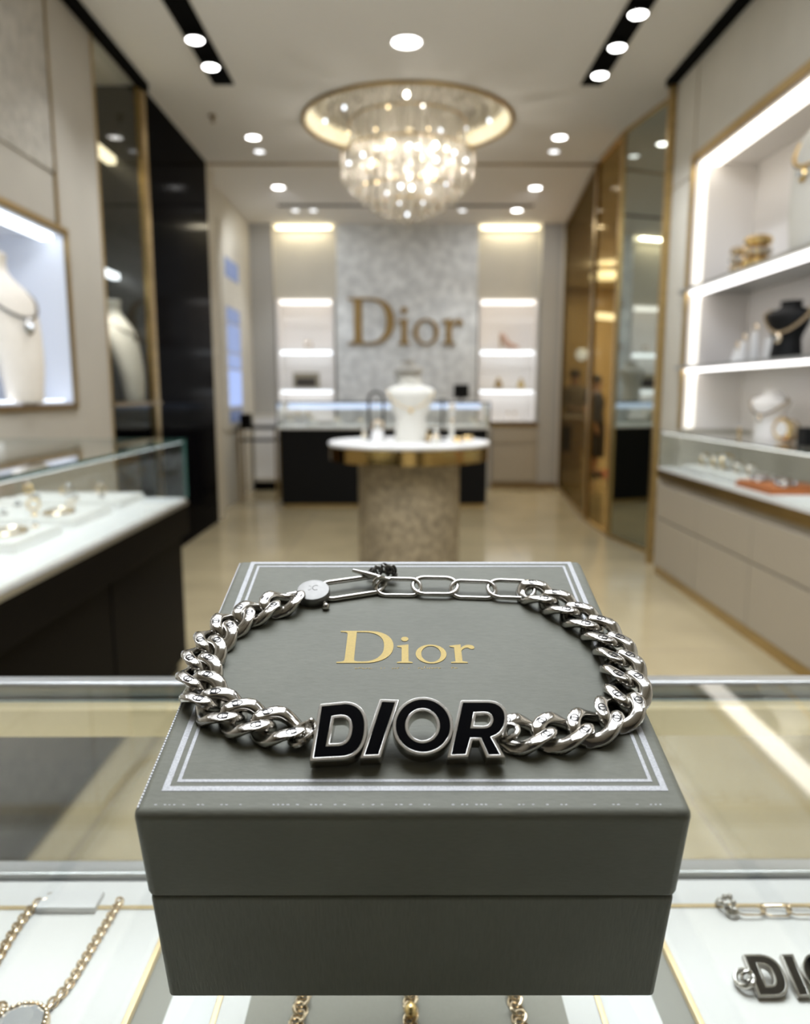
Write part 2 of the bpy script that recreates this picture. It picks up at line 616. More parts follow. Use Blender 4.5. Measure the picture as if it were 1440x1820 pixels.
framed_panel('wall_mirror', 'tall grey-green mirror in a thin gold frame beside the right display niche', 1.975, 5.58, 6.60, M['mirror'], M['gold'], x1=1.80)
setting('trim_9', [(1.815, RX - 0.0005, 5.515, 5.565, 0, CEIL - 0.051)], M['gold'])
framed_panel('bronze_partition', 'bronze tinted glass panel next to the tall mirror', 1.80, 6.605, 7.45, M['bronzeglass'], M['gold'], kind='glass partition')
framed_panel('bronze_partition', 'bronze tinted glass panel running to the back wall', 1.80, 7.455, 10.04, M['bronzeglass'], M['bronze'], x1=2.06, kind='glass partition')

# ---- smoked glass vitrine on the left
t = empty('wall_vitrine', (-1.8, VY0, 0), (0, 0, 0), 'tall smoked glass vitrine with gold edges in the left wall', 'display case')
dy = VY1 - VY0
MB().box(-0.48, -0.46, 0.0, 1.9, 0.02, CEIL - 0.01).box(-0.46, 0.0, 0.9, 0.905, 0.02, CEIL).build('back_panel', mat('vitrine_back', (0.07, 0.07, 0.062), 0.25), t)
MB().box(-0.008, 0.0, 0.015, dy - 0.03, 0.02, CEIL - 0.01).build('pane', M['smoke'], t)
f = MB()
f.box(-0.02, 0.02, dy - 0.03, dy + 0.07, 0, CEIL - 0.001).box(-0.015, 0.008, -0.0, 0.015, 0, CEIL - 0.001)
f.build('frame', M['gold'], t)
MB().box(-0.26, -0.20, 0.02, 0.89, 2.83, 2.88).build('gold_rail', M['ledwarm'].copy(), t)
MB().box(-0.27, -0.22, 0.02, 0.89, 2.05, 2.09).build('light_strip', M['ledcool'], t)
l = lamp('SPOT', 'vitrine_fill', (-0.10, 0.30, 2.03), 15, (1, 0.97, 0.92), rot=(R(25), R(-10), 0), spot_size=R(80), spot_blend=0.6, shadow_soft_size=0.03)  # fill lamp added to brighten the bust, no fitting built
l.parent = t
MB().box(-0.44, 0.03, -0.0, dy + 0.09, 1.165, 1.187).build('shelf', M['bronze'], t)
MB().box(-0.44, 0.0, 0.02, 0.89, 0.02, 1.0).build('plinth', M['black'], t)

# ================================================================ CEILING FITTINGS
def downlight(name, loc, r, lens, label, power=0, group=None, color=(0.94, 1.0, 1.09), tilt=0):
    t = empty(name, loc, label=label, cat='ceiling light', group=group)
    MB().lathe([(r * 1.22, 0.0), (r * 1.22, -0.006), (r * 1.02, -0.010), (r * 0.98, -0.004), (r * 0.98, 0.0)], 24).build('trim_ring', M['white'], t, True)
    MB().lathe([(r, -0.006), (r, -0.001)], 24).build('lens', lens, t)
    if power:
        l = lamp('SPOT', 'spot', (0, 0, -0.02), power, color, rot=(tilt, 0, 0), spot_size=R(130 if tilt else 95), spot_blend=0.6, shadow_soft_size=r)
        l.parent = t
    return t


downlight('downlight', at(723, 73, Z=CEIL), 0.085, M['lens'], 'large round ceiling light in front of the chandelier', 60)
for (px, py), s, lab in (((450, 243), 'left', 'bright'), ((995, 243), 'right', 'bright')):
    downlight('downlight', at(px, py, Z=CEIL), 0.055, M['lens'], f'brighter round downlight on the {s} of the chandelier', 40)
for (px, py), s in (((461, 268), 'left'), ((985, 268), 'right')):
    downlight('downlight', at(px, py, Z=CEIL), 0.045, M['lensdim'], f'faint small downlight just behind the brighter one on the {s}')
for (px, py), s in (((495, 332), 'left'), ((952, 333), 'right')):
    downlight('downlight', at(px, py, Z=CEIL), 0.06, M['lens'], f'round downlight beyond the ceiling joint, on the {s}', 48, tilt=R(38))
for px, s in ((525, 'leftmost'), (557, 'second from the left'), (822, 'second from the right'), (919, 'rightmost')):
    downlight('downlight', at(px, 373, Z=CEIL), 0.045 if px != 919 else 0.06, M['lensdim'] if px != 919 else M['lens'], f'small downlight along the air slot by the back wall, {s}', 22)
t = tag(MB().lathe([(0.028, 0.0), (0.028, -0.012), (0.012, -0.02), (0.012, -0.045), (0.02, -0.05)], 16).build('sprinkler', M['bronze'], None, True, loc=at(378, 205, Z=CEIL)), 'small bronze sprinkler head in the ceiling on the left', 'sprinkler')


def track(x0, x1, ys, label, side, near):
    t = empty('spotlight_track', ((x0 + x1) / 2, 5.65, CEIL), label=label, cat='light track')
    w = (x1 - x0) / 2
    MB().box(-w, w, -7.0, 0, -0.012, -0.0005).build('channel', M['slot'], t)
    for i, y in enumerate(ys):
        h = empty('spotlight', (0, y - 5.65, -0.012))
        h.parent = t
        MB().lathe([(0.058, 0.0), (0.058, -0.03), (0.05, -0.03), (0.05, 0.0)], 20).build('spotlight_rim', M['blackmat'], h, True)
        MB().lathe([(0.052, -0.026), (0.045, -0.034), (0.02, -0.038)], 20).build('spotlight_lens', M['lens'], h, True)
        l = lamp('SPOT', 'spot', (0, 0, -0.05), 40, (0.94, 1.0, 1.09), spot_size=R(100), spot_blend=0.7, shadow_soft_size=0.05)
        l.parent = h


track(-1.29, -1.15, (5.28, 4.9, 4.2, 2.3, 1.5), 'black ceiling track of spotlights on the left', 'left', 0)
track(1.235, 1.375, (5.40, 4.99, 4.58, 2.3, 1.5), 'black ceiling track of spotlights on the right', 'right', 0)

t = empty('counter_fill_panel', (0, 1.55, CEIL), label='added fill light panel, out of view above the near counter', cat='ceiling light')  # added panel, lights the box from above
MB().box(-0.8, 0.8, -1.25, -1.2, -0.02, -0.0005).box(-0.8, 0.8, 1.2, 1.25, -0.02, -0.0005).box(-0.8, -0.75, -1.2, 1.2, -0.02, -0.0005).box(0.75, 0.8, -1.2, 1.2, -0.02, -0.0005).build('frame', M['white'], t)
MB().box(-0.75, 0.75, -1.2, 1.2, -0.012, -0.001).build('diffuser', emit_mat('fill_panel_glow', (0.94, 1.0, 1.10), 1.0), t)

# ---- chandelier
ch = empty('chandelier', (CX, CY, CEIL), label='large tiered crystal chandelier in a gold rimmed ceiling recess', cat='chandelier')
MB().lathe([(RING - 0.004, 0.0), (RING - 0.004, 0.115), (RING - 0.02, 0.115), (RING - 0.02, 0.0), (RING - 0.004, 0.0)], 72, None, False).build('glowing_ring', M['ledring'], ch, True)
b = MB()
b.tube([(math.cos(q) * (RING + 0.012), math.sin(q) * (RING + 0.012), -0.004) for q in [2 * PI * i / 72 for i in range(72)]], 0.018, 8, True)
b.build('gold_rim', M['gold'], ch, True)
MB().lathe([(0.74, 0.113), (0.74, 0.116)], 48).build('mount_plate', mat('recess_beige', (0.46, 0.42, 0.35), 0.7), ch)
OFF = -0.2                                     # the crystal body hangs towards the viewer's side of the ring
strings = []
for (r, n) in ((0.05, 5), (0.13, 9), (0.21, 13), (0.29, 18), (0.37, 23), (0.45, 28), (0.52, 34)):
    for k in range(n):
        strings.append((r, 2 * PI * (k + random.random() * 0.3) / n))


def bowl(r):                                   # depth of the bowl under the ring at radius r
    return -0.72 + 0.30 * (r / 0.52) ** 2.2


beads = []
for r, q in strings:
    zb = bowl(r)
    z = 0.09 if r < 0.5 else -0.27
    while z > zb:
        beads.append((r * math.cos(q), r * math.sin(q) + 0.0, z))
        z -= 0.048
    beads.append((r * math.cos(q), r * math.sin(q), zb - 0.01))
for k in range(44):                            # outer skirt strings, short
    q = 2 * PI * k / 44
    for rr in (0.56, 0.66):
        for z in (0.09, 0.055):
            beads.append((rr * math.cos(q + rr), rr * math.sin(q + rr), z))
for k in range(5):
    beads.append((0, 0, -0.66 - 0.03 * k))


def bead(bm, c, r):
    bm.ball(c, r, 6, 4, s=(1, 1, 1.25))


order = sorted(range(len(beads)), key=lambda i: beads[i][1] - beads[i][2] * 0.3)
big = [i for i in order if beads[i][2] < 0.03][:96]
rest = MB()
for i in range(len(beads)):
    if i not in big:
        bead(rest, beads[i], 0.015)
for r, q in strings:
    rest.tube([(r * math.cos(q), r * math.sin(q), 0.115 if r < 0.5 else -0.25), (r * math.cos(q), r * math.sin(q), bowl(r))], 0.0022, 3, cap=False)
o = rest.build('crystal_strings', M['crystal'], ch)
o['kind'] = 'stuff'
cm = MB()
bead(cm, (0, 0, 0), 0.022)
c0 = cm.build('crystal', M['crystal'], ch, loc=beads[big[0]])
for i in big[1:]:
    c = c0.copy()
    COL.objects.link(c)
    c.parent = ch
    c.location = beads[i]
b = MB()
for r, z in ((0.46, -0.02), (0.53, -0.25), (0.40, -0.52), (0.26, -0.62)):
    b.tube([(math.cos(2 * PI * i / 40) * r, math.sin(2 * PI * i / 40) * r, z) for i in range(40)], 0.007, 6, True)
b.build('wire_tiers', M['gold'], ch, True)
BW = emit_mat('sparkle_warm', (1.0, 0.78, 0.42), 3.0)
BC = emit_mat('sparkle_cool', (0.80, 0.89, 1.0), 3.2)
BN = emit_mat('sparkle_neutral', (1.0, 0.95, 0.85), 8)
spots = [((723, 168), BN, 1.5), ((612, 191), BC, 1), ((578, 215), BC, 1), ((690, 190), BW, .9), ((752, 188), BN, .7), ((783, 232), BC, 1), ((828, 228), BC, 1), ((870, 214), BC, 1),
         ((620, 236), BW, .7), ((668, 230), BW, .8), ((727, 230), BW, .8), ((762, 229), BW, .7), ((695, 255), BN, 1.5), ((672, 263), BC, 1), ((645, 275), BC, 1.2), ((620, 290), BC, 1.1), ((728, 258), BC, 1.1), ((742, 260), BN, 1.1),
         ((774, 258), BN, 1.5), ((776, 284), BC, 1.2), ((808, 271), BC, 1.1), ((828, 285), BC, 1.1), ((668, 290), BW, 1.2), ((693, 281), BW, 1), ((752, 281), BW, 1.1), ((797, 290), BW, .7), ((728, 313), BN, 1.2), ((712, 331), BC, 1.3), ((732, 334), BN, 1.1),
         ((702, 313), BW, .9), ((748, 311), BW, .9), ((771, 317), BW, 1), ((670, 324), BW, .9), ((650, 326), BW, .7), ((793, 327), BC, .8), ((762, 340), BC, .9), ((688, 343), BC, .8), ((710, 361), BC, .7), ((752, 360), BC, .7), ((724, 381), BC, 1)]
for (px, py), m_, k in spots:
    # each little bulb is an added glow imitating crystal glints, on the body's front
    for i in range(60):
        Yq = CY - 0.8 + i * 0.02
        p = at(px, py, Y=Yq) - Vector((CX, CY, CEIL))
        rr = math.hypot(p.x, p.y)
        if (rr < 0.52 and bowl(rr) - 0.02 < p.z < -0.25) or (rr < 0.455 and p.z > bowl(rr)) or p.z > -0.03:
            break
    MB().ball((0, 0, 0), 0.011 * k, 8, 6, s=(1, 1, 1.3)).build('sparkle', m_, ch, True, loc=p)
for k in range(6):
    l = lamp('POINT', 'glow', (0.34 * math.cos(k * PI / 3), 0.34 * math.sin(k * PI / 3), -0.30), 2.4, (1.0, 0.95, 0.86), shadow_soft_size=0.012)
    l.parent = ch


# ================================================================ SIGN LETTERING
def serif_glyphs():
    """D i o r, cap height 1: list of (letter, loops)"""
    D_out = [(-0.02, 0), (0.50, 0)] + bez((0.50, 0), (0.82, 0), (1.03, 0.2), (1.03, 0.5)) + bez((1.03, 0.5), (1.03, 0.82), (0.82, 1.0), (0.5, 1.0)) + \
        [(0.5, 1.0), (-0.02, 1.0), (-0.02, 0.968)] + bez((-0.02, 0.968), (0.10, 0.965), (0.125, 0.95), (0.125, 0.88), 5) + [(0.125, 0.88), (0.125, 0.12)] + bez((0.125, 0.12), (0.125, 0.05), (0.10, 0.035), (-0.02, 0.032), 5) + [(-0.02, 0.032)]
    D_in = [(0.30, 0.10)] + bez((0.30, 0.10), (0.30, 0.05), (0.34, 0.042), (0.45, 0.042), 5) + bez((0.45, 0.042), (0.70, 0.042), (0.85, 0.2), (0.85, 0.5)) + bez((0.85, 0.5), (0.85, 0.8), (0.70, 0.958), (0.45, 0.958)) + [(0.45, 0.958), (0.30, 0.958)]
    xh = 0.54
    i_stem = [(1.10, 0), (1.39, 0), (1.39, 0.026), (1.315, 0.05), (1.315, xh + 0.02), (1.10, xh - 0.02), (1.10, xh - 0.05), (1.185, xh - 0.075), (1.185, 0.05), (1.10, 0.026)]
    dot = [(1.245 + 0.072 * math.cos(2 * PI * k / 20), 0.735 + 0.072 * math.sin(2 * PI * k / 20)) for k in range(20)]
    o_out = [(1.74 + 0.29 * math.cos(2 * PI * k / 40), xh / 2 + (xh / 2 + 0.015) * math.sin(2 * PI * k / 40)) for k in range(40)]
    o_in = [(1.74 + 0.185 * math.cos(2 * PI * k / 40), xh / 2 + (xh / 2 - 0.025) * math.sin(2 * PI * k / 40)) for k in range(40)]
    r_ = [(2.10, 0), (2.41, 0), (2.41, 0.026), (2.315, 0.05), (2.315, 0.36)] + bez((2.315, 0.36), (2.36, 0.45), (2.42, 0.47), (2.46, 0.455), 6) + \
        bez((2.46, 0.455), (2.48, 0.40), (2.57, 0.40), (2.575, 0.47), 6) + bez((2.575, 0.47), (2.57, 0.56), (2.40, 0.60), (2.315, 0.45), 6) + [(2.315, 0.45), (2.315, xh + 0.02), (2.10, xh - 0.02), (2.10, xh - 0.05), (2.185, xh - 0.075), (2.185, 0.05), (2.10, 0.026)]
    return [('D', [D_out, D_in]), ('i', [i_stem, dot]), ('o', [o_out, o_in]), ('r', [r_])]


def put_sign(name, parent, width, depth, mtl, M4):
    s = width / 2.6
    for nm, loops in serif_glyphs():
        me = shape2d([[(x * s, y * s * put_sign.tall) for x, y in lp] for lp in loops], depth)
        mesh_obj(name, me, mtl, parent, M4, smooth=False)


p0, p1 = at(620, 612, Y=BY - 0.03), at(825, 612, Y=BY - 0.03)
ptop = at(620, 530, Y=BY - 0.03)
t = empty('wall_sign', (p0.x, BY - 0.02, p0.z), label='gold serif shop name lettering on the textured back wall', cat='sign')
w = p1.x - p0.x
put_sign.tall = (ptop.z - p0.z) / (w / 2.6)
sx = 0.0
put_sign('sign_letter', t, w, 0.03, mat('sign_gold', (0.34, 0.22, 0.08), 0.4, 0.5), Matrix.Rotation(PI / 2, 4, 'X'))
for o in [c for c in COL.objects if c.parent == t]:
    o.location.y = -0.035

# ================================================================ BACK WALL FURNITURE
def back_niche(x0, x1, label, shelves, cool):
    t = empty('wall_niche', ((x0 + x1) / 2, BY, nb0), label=label, cat='display niche')
    w = (x1 - x0) / 2 - 0.02
    h = nb1 - nb0
    MB().box(-w, w, 0.30, 0.32, 0, h).box(-w - 0.0, -w + 0.02, 0.0, 0.30, 0, h).box(w - 0.02, w, 0.0, 0.30, 0, h).box(-w + 0.02, w - 0.02, 0.0, 0.30, h - 0.02, h).box(-w + 0.02, w - 0.02, 0.0, 0.30, 0, 0.02).build('liner', M['niche'], t)
    zs = []
    for z in shelves:
        MB().box(-w + 0.021, w - 0.021, 0.0, 0.29, z - nb0 - 0.03, z - nb0).build('shelf', M['white'], t)
        zs.append(z - nb0 - 0.03)
    for i, z in enumerate(zs + [h - 0.02]):
        MB().box(-w + 0.05, w - 0.05, 0.02, 0.22, z - 0.035, z - 0.004).build('light_strip', M['lednichecool'] if i < cool else M['ledwhite'], t)
    return t


s1, s2 = EYE + 0.565, EYE + 0.06
back_niche(bx0, bx1, 'lit shelf niche left of the wall lettering', (s2, s1), 2)
back_niche(cx0, cx1, 'lit shelf niche right of the wall lettering', (s2, s1), 2)
for (a, c, s) in ((bx0, bx1, 'left'), (cx0, cx1, 'right')):
    tag(MB().box(a + 0.03, c - 0.03, BY + 0.01, BY + 0.058, CEIL - 0.05, CEIL - 0.012).build('cove_light', M['ledwarm'], None), f'warm cove light at the ceiling above the {s} back niche', 'light')
    l = lamp('AREA', 'cove_lamp', ((a + c) / 2, BY - 0.01, CEIL - 0.03), 2.5, (1.0, 0.9, 0.66), rot=(R(-18), 0, 0), shape='RECTANGLE', size=0.6, size_y=0.03)
# cabinet under the right niche
t = empty('base_cabinet', (1.47, BY - 0.04, 0), label='taupe base cabinet with gold trims under the right back niche', cat='cabinet')
MB().box(-0.29, 0.31, 0.0, 0.09, 0.07, nb0 - 0.06).build('body', M['cabinet'], t)
MB().box(-0.30, 0.32, -0.01, 0.09, nb0 - 0.06, nb0 - 0.02).box(-0.29, 0.31, -0.005, 0.09, 0.0, 0.07).build('gold_trim', M['gold'], t)
MB().box(-0.27, 0.29, -0.015, 0.0, 0.10, 0.58).build('door', M['cabinet'], t)
MB().box(-0.27, 0.29, -0.015, 0.0, 0.60, nb0 - 0.08).build('drawer', M['cabinet'], t)
# white cabinet and dark console left of the back counter
t = empty('low_cabinet', (-1.62, BY - 0.04, 0), label='pale low cabinet behind the dark console table', cat='cabinet')
MB().box(-0.28, 0.45, -0.25, 0.0, 0.12, 0.98).build('body', M['wall'], t)
MB().box(-0.26, 0.08, -0.262, -0.25, 0.16, 0.94).build('door', M['white'], t)
MB().box(0.10, 0.43, -0.262, -0.25, 0.16, 0.94).build('door', M['white'], t)
MB().box(-0.28, 0.45, -0.23, 0.0, 0.0, 0.12).build('plinth', M['dark'], t)
t = empty('console_table', (-1.66, 8.9, 0), label='dark two tier console table left of the back counter', cat='table')
MB().box(-0.22, 0.24, -0.15, 0.15, 0.84, 0.87).build('tabletop', M['dark'], t)
MB().box(-0.20, 0.22, -0.13, 0.13, 0.70, 0.72).build('shelf', M['dark'], t)
for sx in (-0.2, 0.22):
    for sy in (-0.13, 0.13):
        MB().box(sx - 0.012, sx + 0.012, sy - 0.012, sy + 0.012, 0, 0.84).build('leg', M['bronze'], t)
o = MB().box(-0.06, 0.06, -0.05, 0.05, 0, 0.14).build('gift_box', M['dark'], None, bevel=0.004, loc=(-1.80, 8.9, 0.87))
tag(o, 'small dark box standing on the console table', 'box')


def blue_reflection():
    t = empty('reflection_panel', (-1.92, 8.75, 0), label='tall narrow wall panel with glowing panes imitating bluish reflections', cat='wall panel')
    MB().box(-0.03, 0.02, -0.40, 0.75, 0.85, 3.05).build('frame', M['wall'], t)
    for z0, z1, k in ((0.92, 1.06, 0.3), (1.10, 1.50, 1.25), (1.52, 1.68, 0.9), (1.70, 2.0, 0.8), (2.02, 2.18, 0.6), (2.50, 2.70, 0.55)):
        e = emit_mat('blue_reflection_glow', (0.42, 0.56, 1.0), k * 0.6, 0.02)
        MB().box(0.021, 0.026, -0.22, 0.45, z0, z1).build('reflection_patch', e, t)  # emission stands in for the reflection of a blue-lit cabinet


blue_reflection()

# back counter
t = empty('glass_counter', (-0.2, 8.3, 0), label='black counter with lit glass case in front of the back wall', cat='counter')
x0, x1 = -1.15, 1.16
MB().box(x0 + 0.03, x1 - 0.03, 0.03, 0.62, 0.04, 0.86).build('body', M['blackmat'], t)
MB().box(x0 + 0.05, x1 - 0.05, 0.05, 0.62, 0.0, 0.04).build('plinth', M['gold'], t)
MB().box(x0, x1, 0, 0.65, 0.86, 0.885).build('bed', M['bed'], t)
MB().box(x0, x1, 0, 0.65, 1.14, 1.15).box(x0, x1, 0, 0.006, 0.885, 1.14).box(x0, x0 + 0.006, 0.006, 0.65, 0.885, 1.14).box(x1 - 0.006, x1, 0.006, 0.65, 0.885, 1.14).build('glass', M['glass'], t)
f = MB()
for xx in (x0, x1 - 0.015):
    f.box(xx, xx + 0.015, -0.006, 0.009, 0.885, 1.15)
f.box(x0, x1, -0.008, 0.0, 1.135, 1.155)
f.build('frame', mat('counter_frame_dark', (0.10, 0.10, 0.12), 0.3, 0.8), t)
MB().box(x0 + 0.05, x1 - 0.05, 0.55, 0.60, 1.07, 1.13).build('light_strip', emit_mat('led_strip_blue', (0.55, 0.68, 1.0), 0.9), t)

# ================================================================ JEWELLERY BUILDERS
def ring_mesh(r=0.03, w=0.007, n=20):
    return MB().tube([(r * math.cos(2 * PI * k / n), 0, r + w + r * math.sin(2 * PI * k / n)) for k in range(n)], w, 8, True)


def jewel_ring(loc, rot, label, metal, stone, r=0.028, group=None, name='ring', cat='ring'):
    t = empty(name, loc, (0, 0, rot), label, cat, group)
    ring_mesh(r, r * 0.2).build('band', M[metal], t, True)
    if stone:
        MB().ball((0, 0, 2 * r + r * 0.5), r * 0.36, 8, 5).build('gem', M[stone], t)
    return t


def cuff(loc, rot, label, metal='jewelgold', r=0.04, h=0.05, name='cuff_bracelet', tilt=0, group=None):
    t = empty(name, loc, (0, tilt, rot), label, 'bracelet', group)
    n = 30
    b = MB()
    for lv in range(3):
        b.tube([(r * math.cos(q), r * 0.8 * math.sin(q), h * (lv + 0.5) / 3) for q in [R(30) + R(300) * i / n for i in range(n + 1)]], h / 6.2, 8)
    b.build('band', M[metal], t, True)
    b = MB()
    for k in range(9):
        q = R(60) + R(240) * k / 8
        b.ball((r * 1.08 * math.cos(q), r * 0.87 * math.sin(q), h / 2), h * 0.16, 6, 4)
    b.build('studs', M['stone'], t)
    return t


# sections: (x, y, z, half width, half depth) as shares of the width / the height
BUST = [(0, 0.0, 0.00, 0.32, 0.28), (0, 0.0, 0.03, 0.325, 0.28), (0, 0.0, 0.30, 0.30, 0.24), (0, 0.0, 0.37, 0.305, 0.235), (0, 0.01, 0.55, 0.40, 0.26), (0, 0.015, 0.68, 0.465, 0.265), (0, 0.02, 0.76, 0.50, 0.25),
        (0, 0.03, 0.805, 0.485, 0.22), (0, 0.04, 0.845, 0.40, 0.19), (0, 0.05, 0.875, 0.275, 0.17), (0, 0.055, 0.905, 0.225, 0.16), (0, 0.06, 0.95, 0.22, 0.155), (0, 0.06, 0.99, 0.24, 0.165), (0, 0.06, 1.0, 0.22, 0.15)]
# a slim curved necklace stand seen from its side: neck at the back, base swept forward
CURVED = [(0, -0.235, 0.00, 0.19, 0.085), (0, -0.235, 0.03, 0.20, 0.09), (0, -0.22, 0.25, 0.26, 0.105), (0, -0.17, 0.45, 0.32, 0.13), (0, -0.12, 0.58, 0.36, 0.155), (0, -0.065, 0.70, 0.37, 0.175),
          (0, -0.03, 0.77, 0.32, 0.17), (0, -0.01, 0.825, 0.22, 0.15), (0, 0.0, 0.87, 0.175, 0.13), (0, 0.0, 0.93, 0.16, 0.12), (0, 0.0, 0.985, 0.17, 0.128), (0, 0.0, 1.0, 0.15, 0.11)]


def section(prof, z):
    for a, c in zip(prof, prof[1:]):
        if a[2] <= z <= c[2]:
            k = (z - a[2]) / max(c[2] - a[2], 1e-9)
            return [a[i] + (c[i] - a[i]) * k for i in range(5)]
    return prof[-1]


def bust(loc, h, wide, rot, label, prof=BUST, m='ivory', deep=1.0):
    """necklace bust; its chest looks along local -y"""
    t = empty('display_bust', loc, (0, 0, rot), label, 'display bust')
    secs = [(cx * wide, cy * h * deep, z * h, rx * wide, ry * (wide * deep if prof is BUST else h)) for cx, cy, z, rx, ry in prof]
    fine = []
    for i in range(len(secs) - 1):
        p0, p1, p2, p3 = [Vector(secs[max(0, min(len(secs) - 1, i + d))]) for d in (-1, 0, 1, 2)]
        for k in range(3):
            u = k / 3
            c = 0.5 * ((2 * p1) + (p2 - p0) * u + (2 * p0 - 5 * p1 + 4 * p2 - p3) * u * u + (3 * p1 - p0 - 3 * p2 + p3) * u ** 3)
            c[2] = p1[2] + (p2[2] - p1[2]) * u
            fine.append(tuple(c))
    fine.append(secs[-1])
    MB().loft(fine, 36).build('torso', M[m], t, True)
    return t, secs


def necklace(bt, secs, h, label, metal, gem, ztop=0.88, zlow=0.55, r=0.006, half=0.95, pend=0.022):
    """a necklace draped over the front of a bust"""
    t = empty('necklace', bt.location, bt.rotation_euler, label, 'necklace')
    prof = secs
    pts = []
    N = 26
    for i in range(N + 1):
        u = -1 + 2 * i / N
        z = (zlow + (ztop - zlow) * abs(u) ** 1.6) * h
        cx, cy, _, rx, ry = section(prof, z)
        q = -PI / 2 + u * half * PI / 2 * (1.0 if True else 1)
        q = -PI / 2 + math.copysign(abs(u) ** 0.75, u) * half * PI / 2
        pts.append(Vector((cx + (rx + r * 0.8) * math.cos(q) * 1.0, cy + (ry + r * 0.8) * math.sin(q), z)))
    b = MB()
    for i in range(len(pts) - 1):
        for k in range(3):
            p = pts[i].lerp(pts[i + 1], k / 3)
            b.ball(p, r * 1.05, 6, 4)
    b.tube(pts, r * 0.6, 6)
    b.build('chain', M[metal], t, True)
    lo = min(pts, key=lambda p: p.z)
    MB().ball((lo.x, lo.y - pend * 0.5, lo.z - pend * 1.3), pend, 10, 8, s=(0.9, 0.5, 1.2)).build('pendant', M[metal], t, True)
    if gem:
        MB().ball((lo.x, lo.y - pend * 1.0, lo.z - pend * 1.3), pend * 0.6, 8, 6, s=(1, 0.5, 1)).build('gem', M[gem], t)
    return t


# ---- what stands on the back counter and in the back niches
ct = 1.15
t, s = bust((0.07, 8.75, ct), 0.46, 0.34, 0, 'pale grey bust at the back, half hidden by the one on the round table', m='palegrey')
t = empty('monitor', (0.66, 8.55, ct), (0, 0, R(4)), 'small black monitor on the back counter', 'monitor')
MB().box(-0.085, 0.085, -0.01, 0.01, 0.04, 0.19).build('screen', M['blackmat'], t, bevel=0.003)
MB().box(-0.012, 0.012, 0.0, 0.012, 0.0, 0.05).box(-0.05, 0.05, -0.04, 0.04, 0.0, 0.006).build('stand', M['blackmat'], t)
for i, (px, dx, hh, w) in enumerate(((515, 0, 0.05, 0.05), (555, 0, 0.06, 0.07), (600, 0, 0.05, 0.06), (640, 0, 0.05, 0.05), (840, 0, 0.05, 0.06), (862, 0, 0.06, 0.04))):
    p = at(px, 745, Y=8.55)
    where = ('leftmost', 'second from the left', 'third from the left', 'left of the round table bust', 'second from the right', 'rightmost')[i]
    t = empty('jewellery_stand', (p.x, 8.55, 0.885), label=f'small white jewellery stand in the back counter case, {where}', cat='jewellery stand', group='stands in the back counter case')
    MB().loft([(0, 0, 0, w, w * 0.7), (0, 0, hh, w * 0.8, w * 0.5), (0, 0, hh + 0.02, w * 0.5, w * 0.4)], 16).build('cushion', M['white'], t, True)
    MB().tube([(w * 0.5 * math.cos(q), w * 0.3 * math.sin(q), hh + 0.02) for q in [2 * PI * k / 16 for k in range(16)]], 0.006, 6, True).build('bracelet_loop', M['jewelgold'], t, True)
# back niche goods
NI = BY + 0.14


def bottle(p, label, m, h=0.11, r=0.035):
    t = empty('perfume_bottle', p, label=label, cat='bottle')
    MB().lathe([(r, 0), (r * 1.05, h * 0.1), (r * 0.95, h * 0.55), (r * 0.4, h * 0.68), (r * 0.35, h * 0.72)], 16).build('flask', m, t, True)
    MB().lathe([(r * 0.45, h * 0.72), (r * 0.45, h * 0.95), (r * 0.3, h)], 12).build('cap', M['gold'], t, True)
    return t


bottle((at(886, 688, Y=NI).x, NI, s2), 'gold perfume bottle on the middle shelf of the right back niche, on its left', mat('amber_dark', (0.30, 0.19, 0.06), 0.15), 0.14, 0.05)
bottle((at(926, 688, Y=NI).x, NI, s2), 'paler gold bottle on the middle shelf of the right back niche, on its right', mat('amber_pale', (0.55, 0.40, 0.14), 0.15), 0.13, 0.045)
# shoe shaped ornament: rose gold sweep on the top shelf of the right niche
t = empty('shoe', (at(905, 612, Y=NI).x, NI, s1), label='rose beige high heeled shoe on the top shelf of the right back niche', cat='shoe')
MB().tube([(-0.11, 0, 0.21), (-0.08, 0, 0.15), (-0.03, 0, 0.07), (0.05, 0, 0.03), (0.13, 0, 0.025)], [0.02, 0.045, 0.04, 0.042, 0.018], 10).build('upper', mat('rose_leather', (0.55, 0.36, 0.27), 0.5), t, True)
MB().tube([(-0.11, 0, 0.19), (-0.105, 0, 0.0)], [0.02, 0.008], 8).build('heel', M['gold'], t, True)
t = empty('handbag', (at(545, 688, Y=NI).x, NI, s2), label='brown framed box on the middle shelf of the left back niche', cat='box')
MB().box(-0.17, 0.17, -0.06, 0.06, 0, 0.20).build('body', mat('taupe_box', (0.33, 0.29, 0.21), 0.5), t, bevel=0.01)
MB().box(-0.13, 0.13, -0.064, -0.055, 0.02, 0.13).build('front_panel', mat('dark_brown_panel', (0.05, 0.04, 0.03), 0.4), t)
p = at(548, 606, Y=NI)
jewel_ring((p.x, NI, s1), 0.3, 'ivory ring sculpture on the top shelf of the left back niche', 'palegold', None, 0.045, name='ring_ornament', cat='ornament')
for i, (px, w_) in enumerate(((530, 'left'), (548, 'right'))):
    bottle((at(px, 740, Y=NI).x, NI, nb0 + 0.02), f'small pale bottle at the bottom of the left back niche, {w_} one', M['niche'], 0.12, 0.04)
for i, (px, w_) in enumerate(((903, 'left'), (915, 'right'))):
    bottle((at(px, 740, Y=NI).x, NI, nb0 + 0.02), f'small pale bottle at the bottom of the right back niche, {w_} one', M['niche'], 0.11, 0.035)

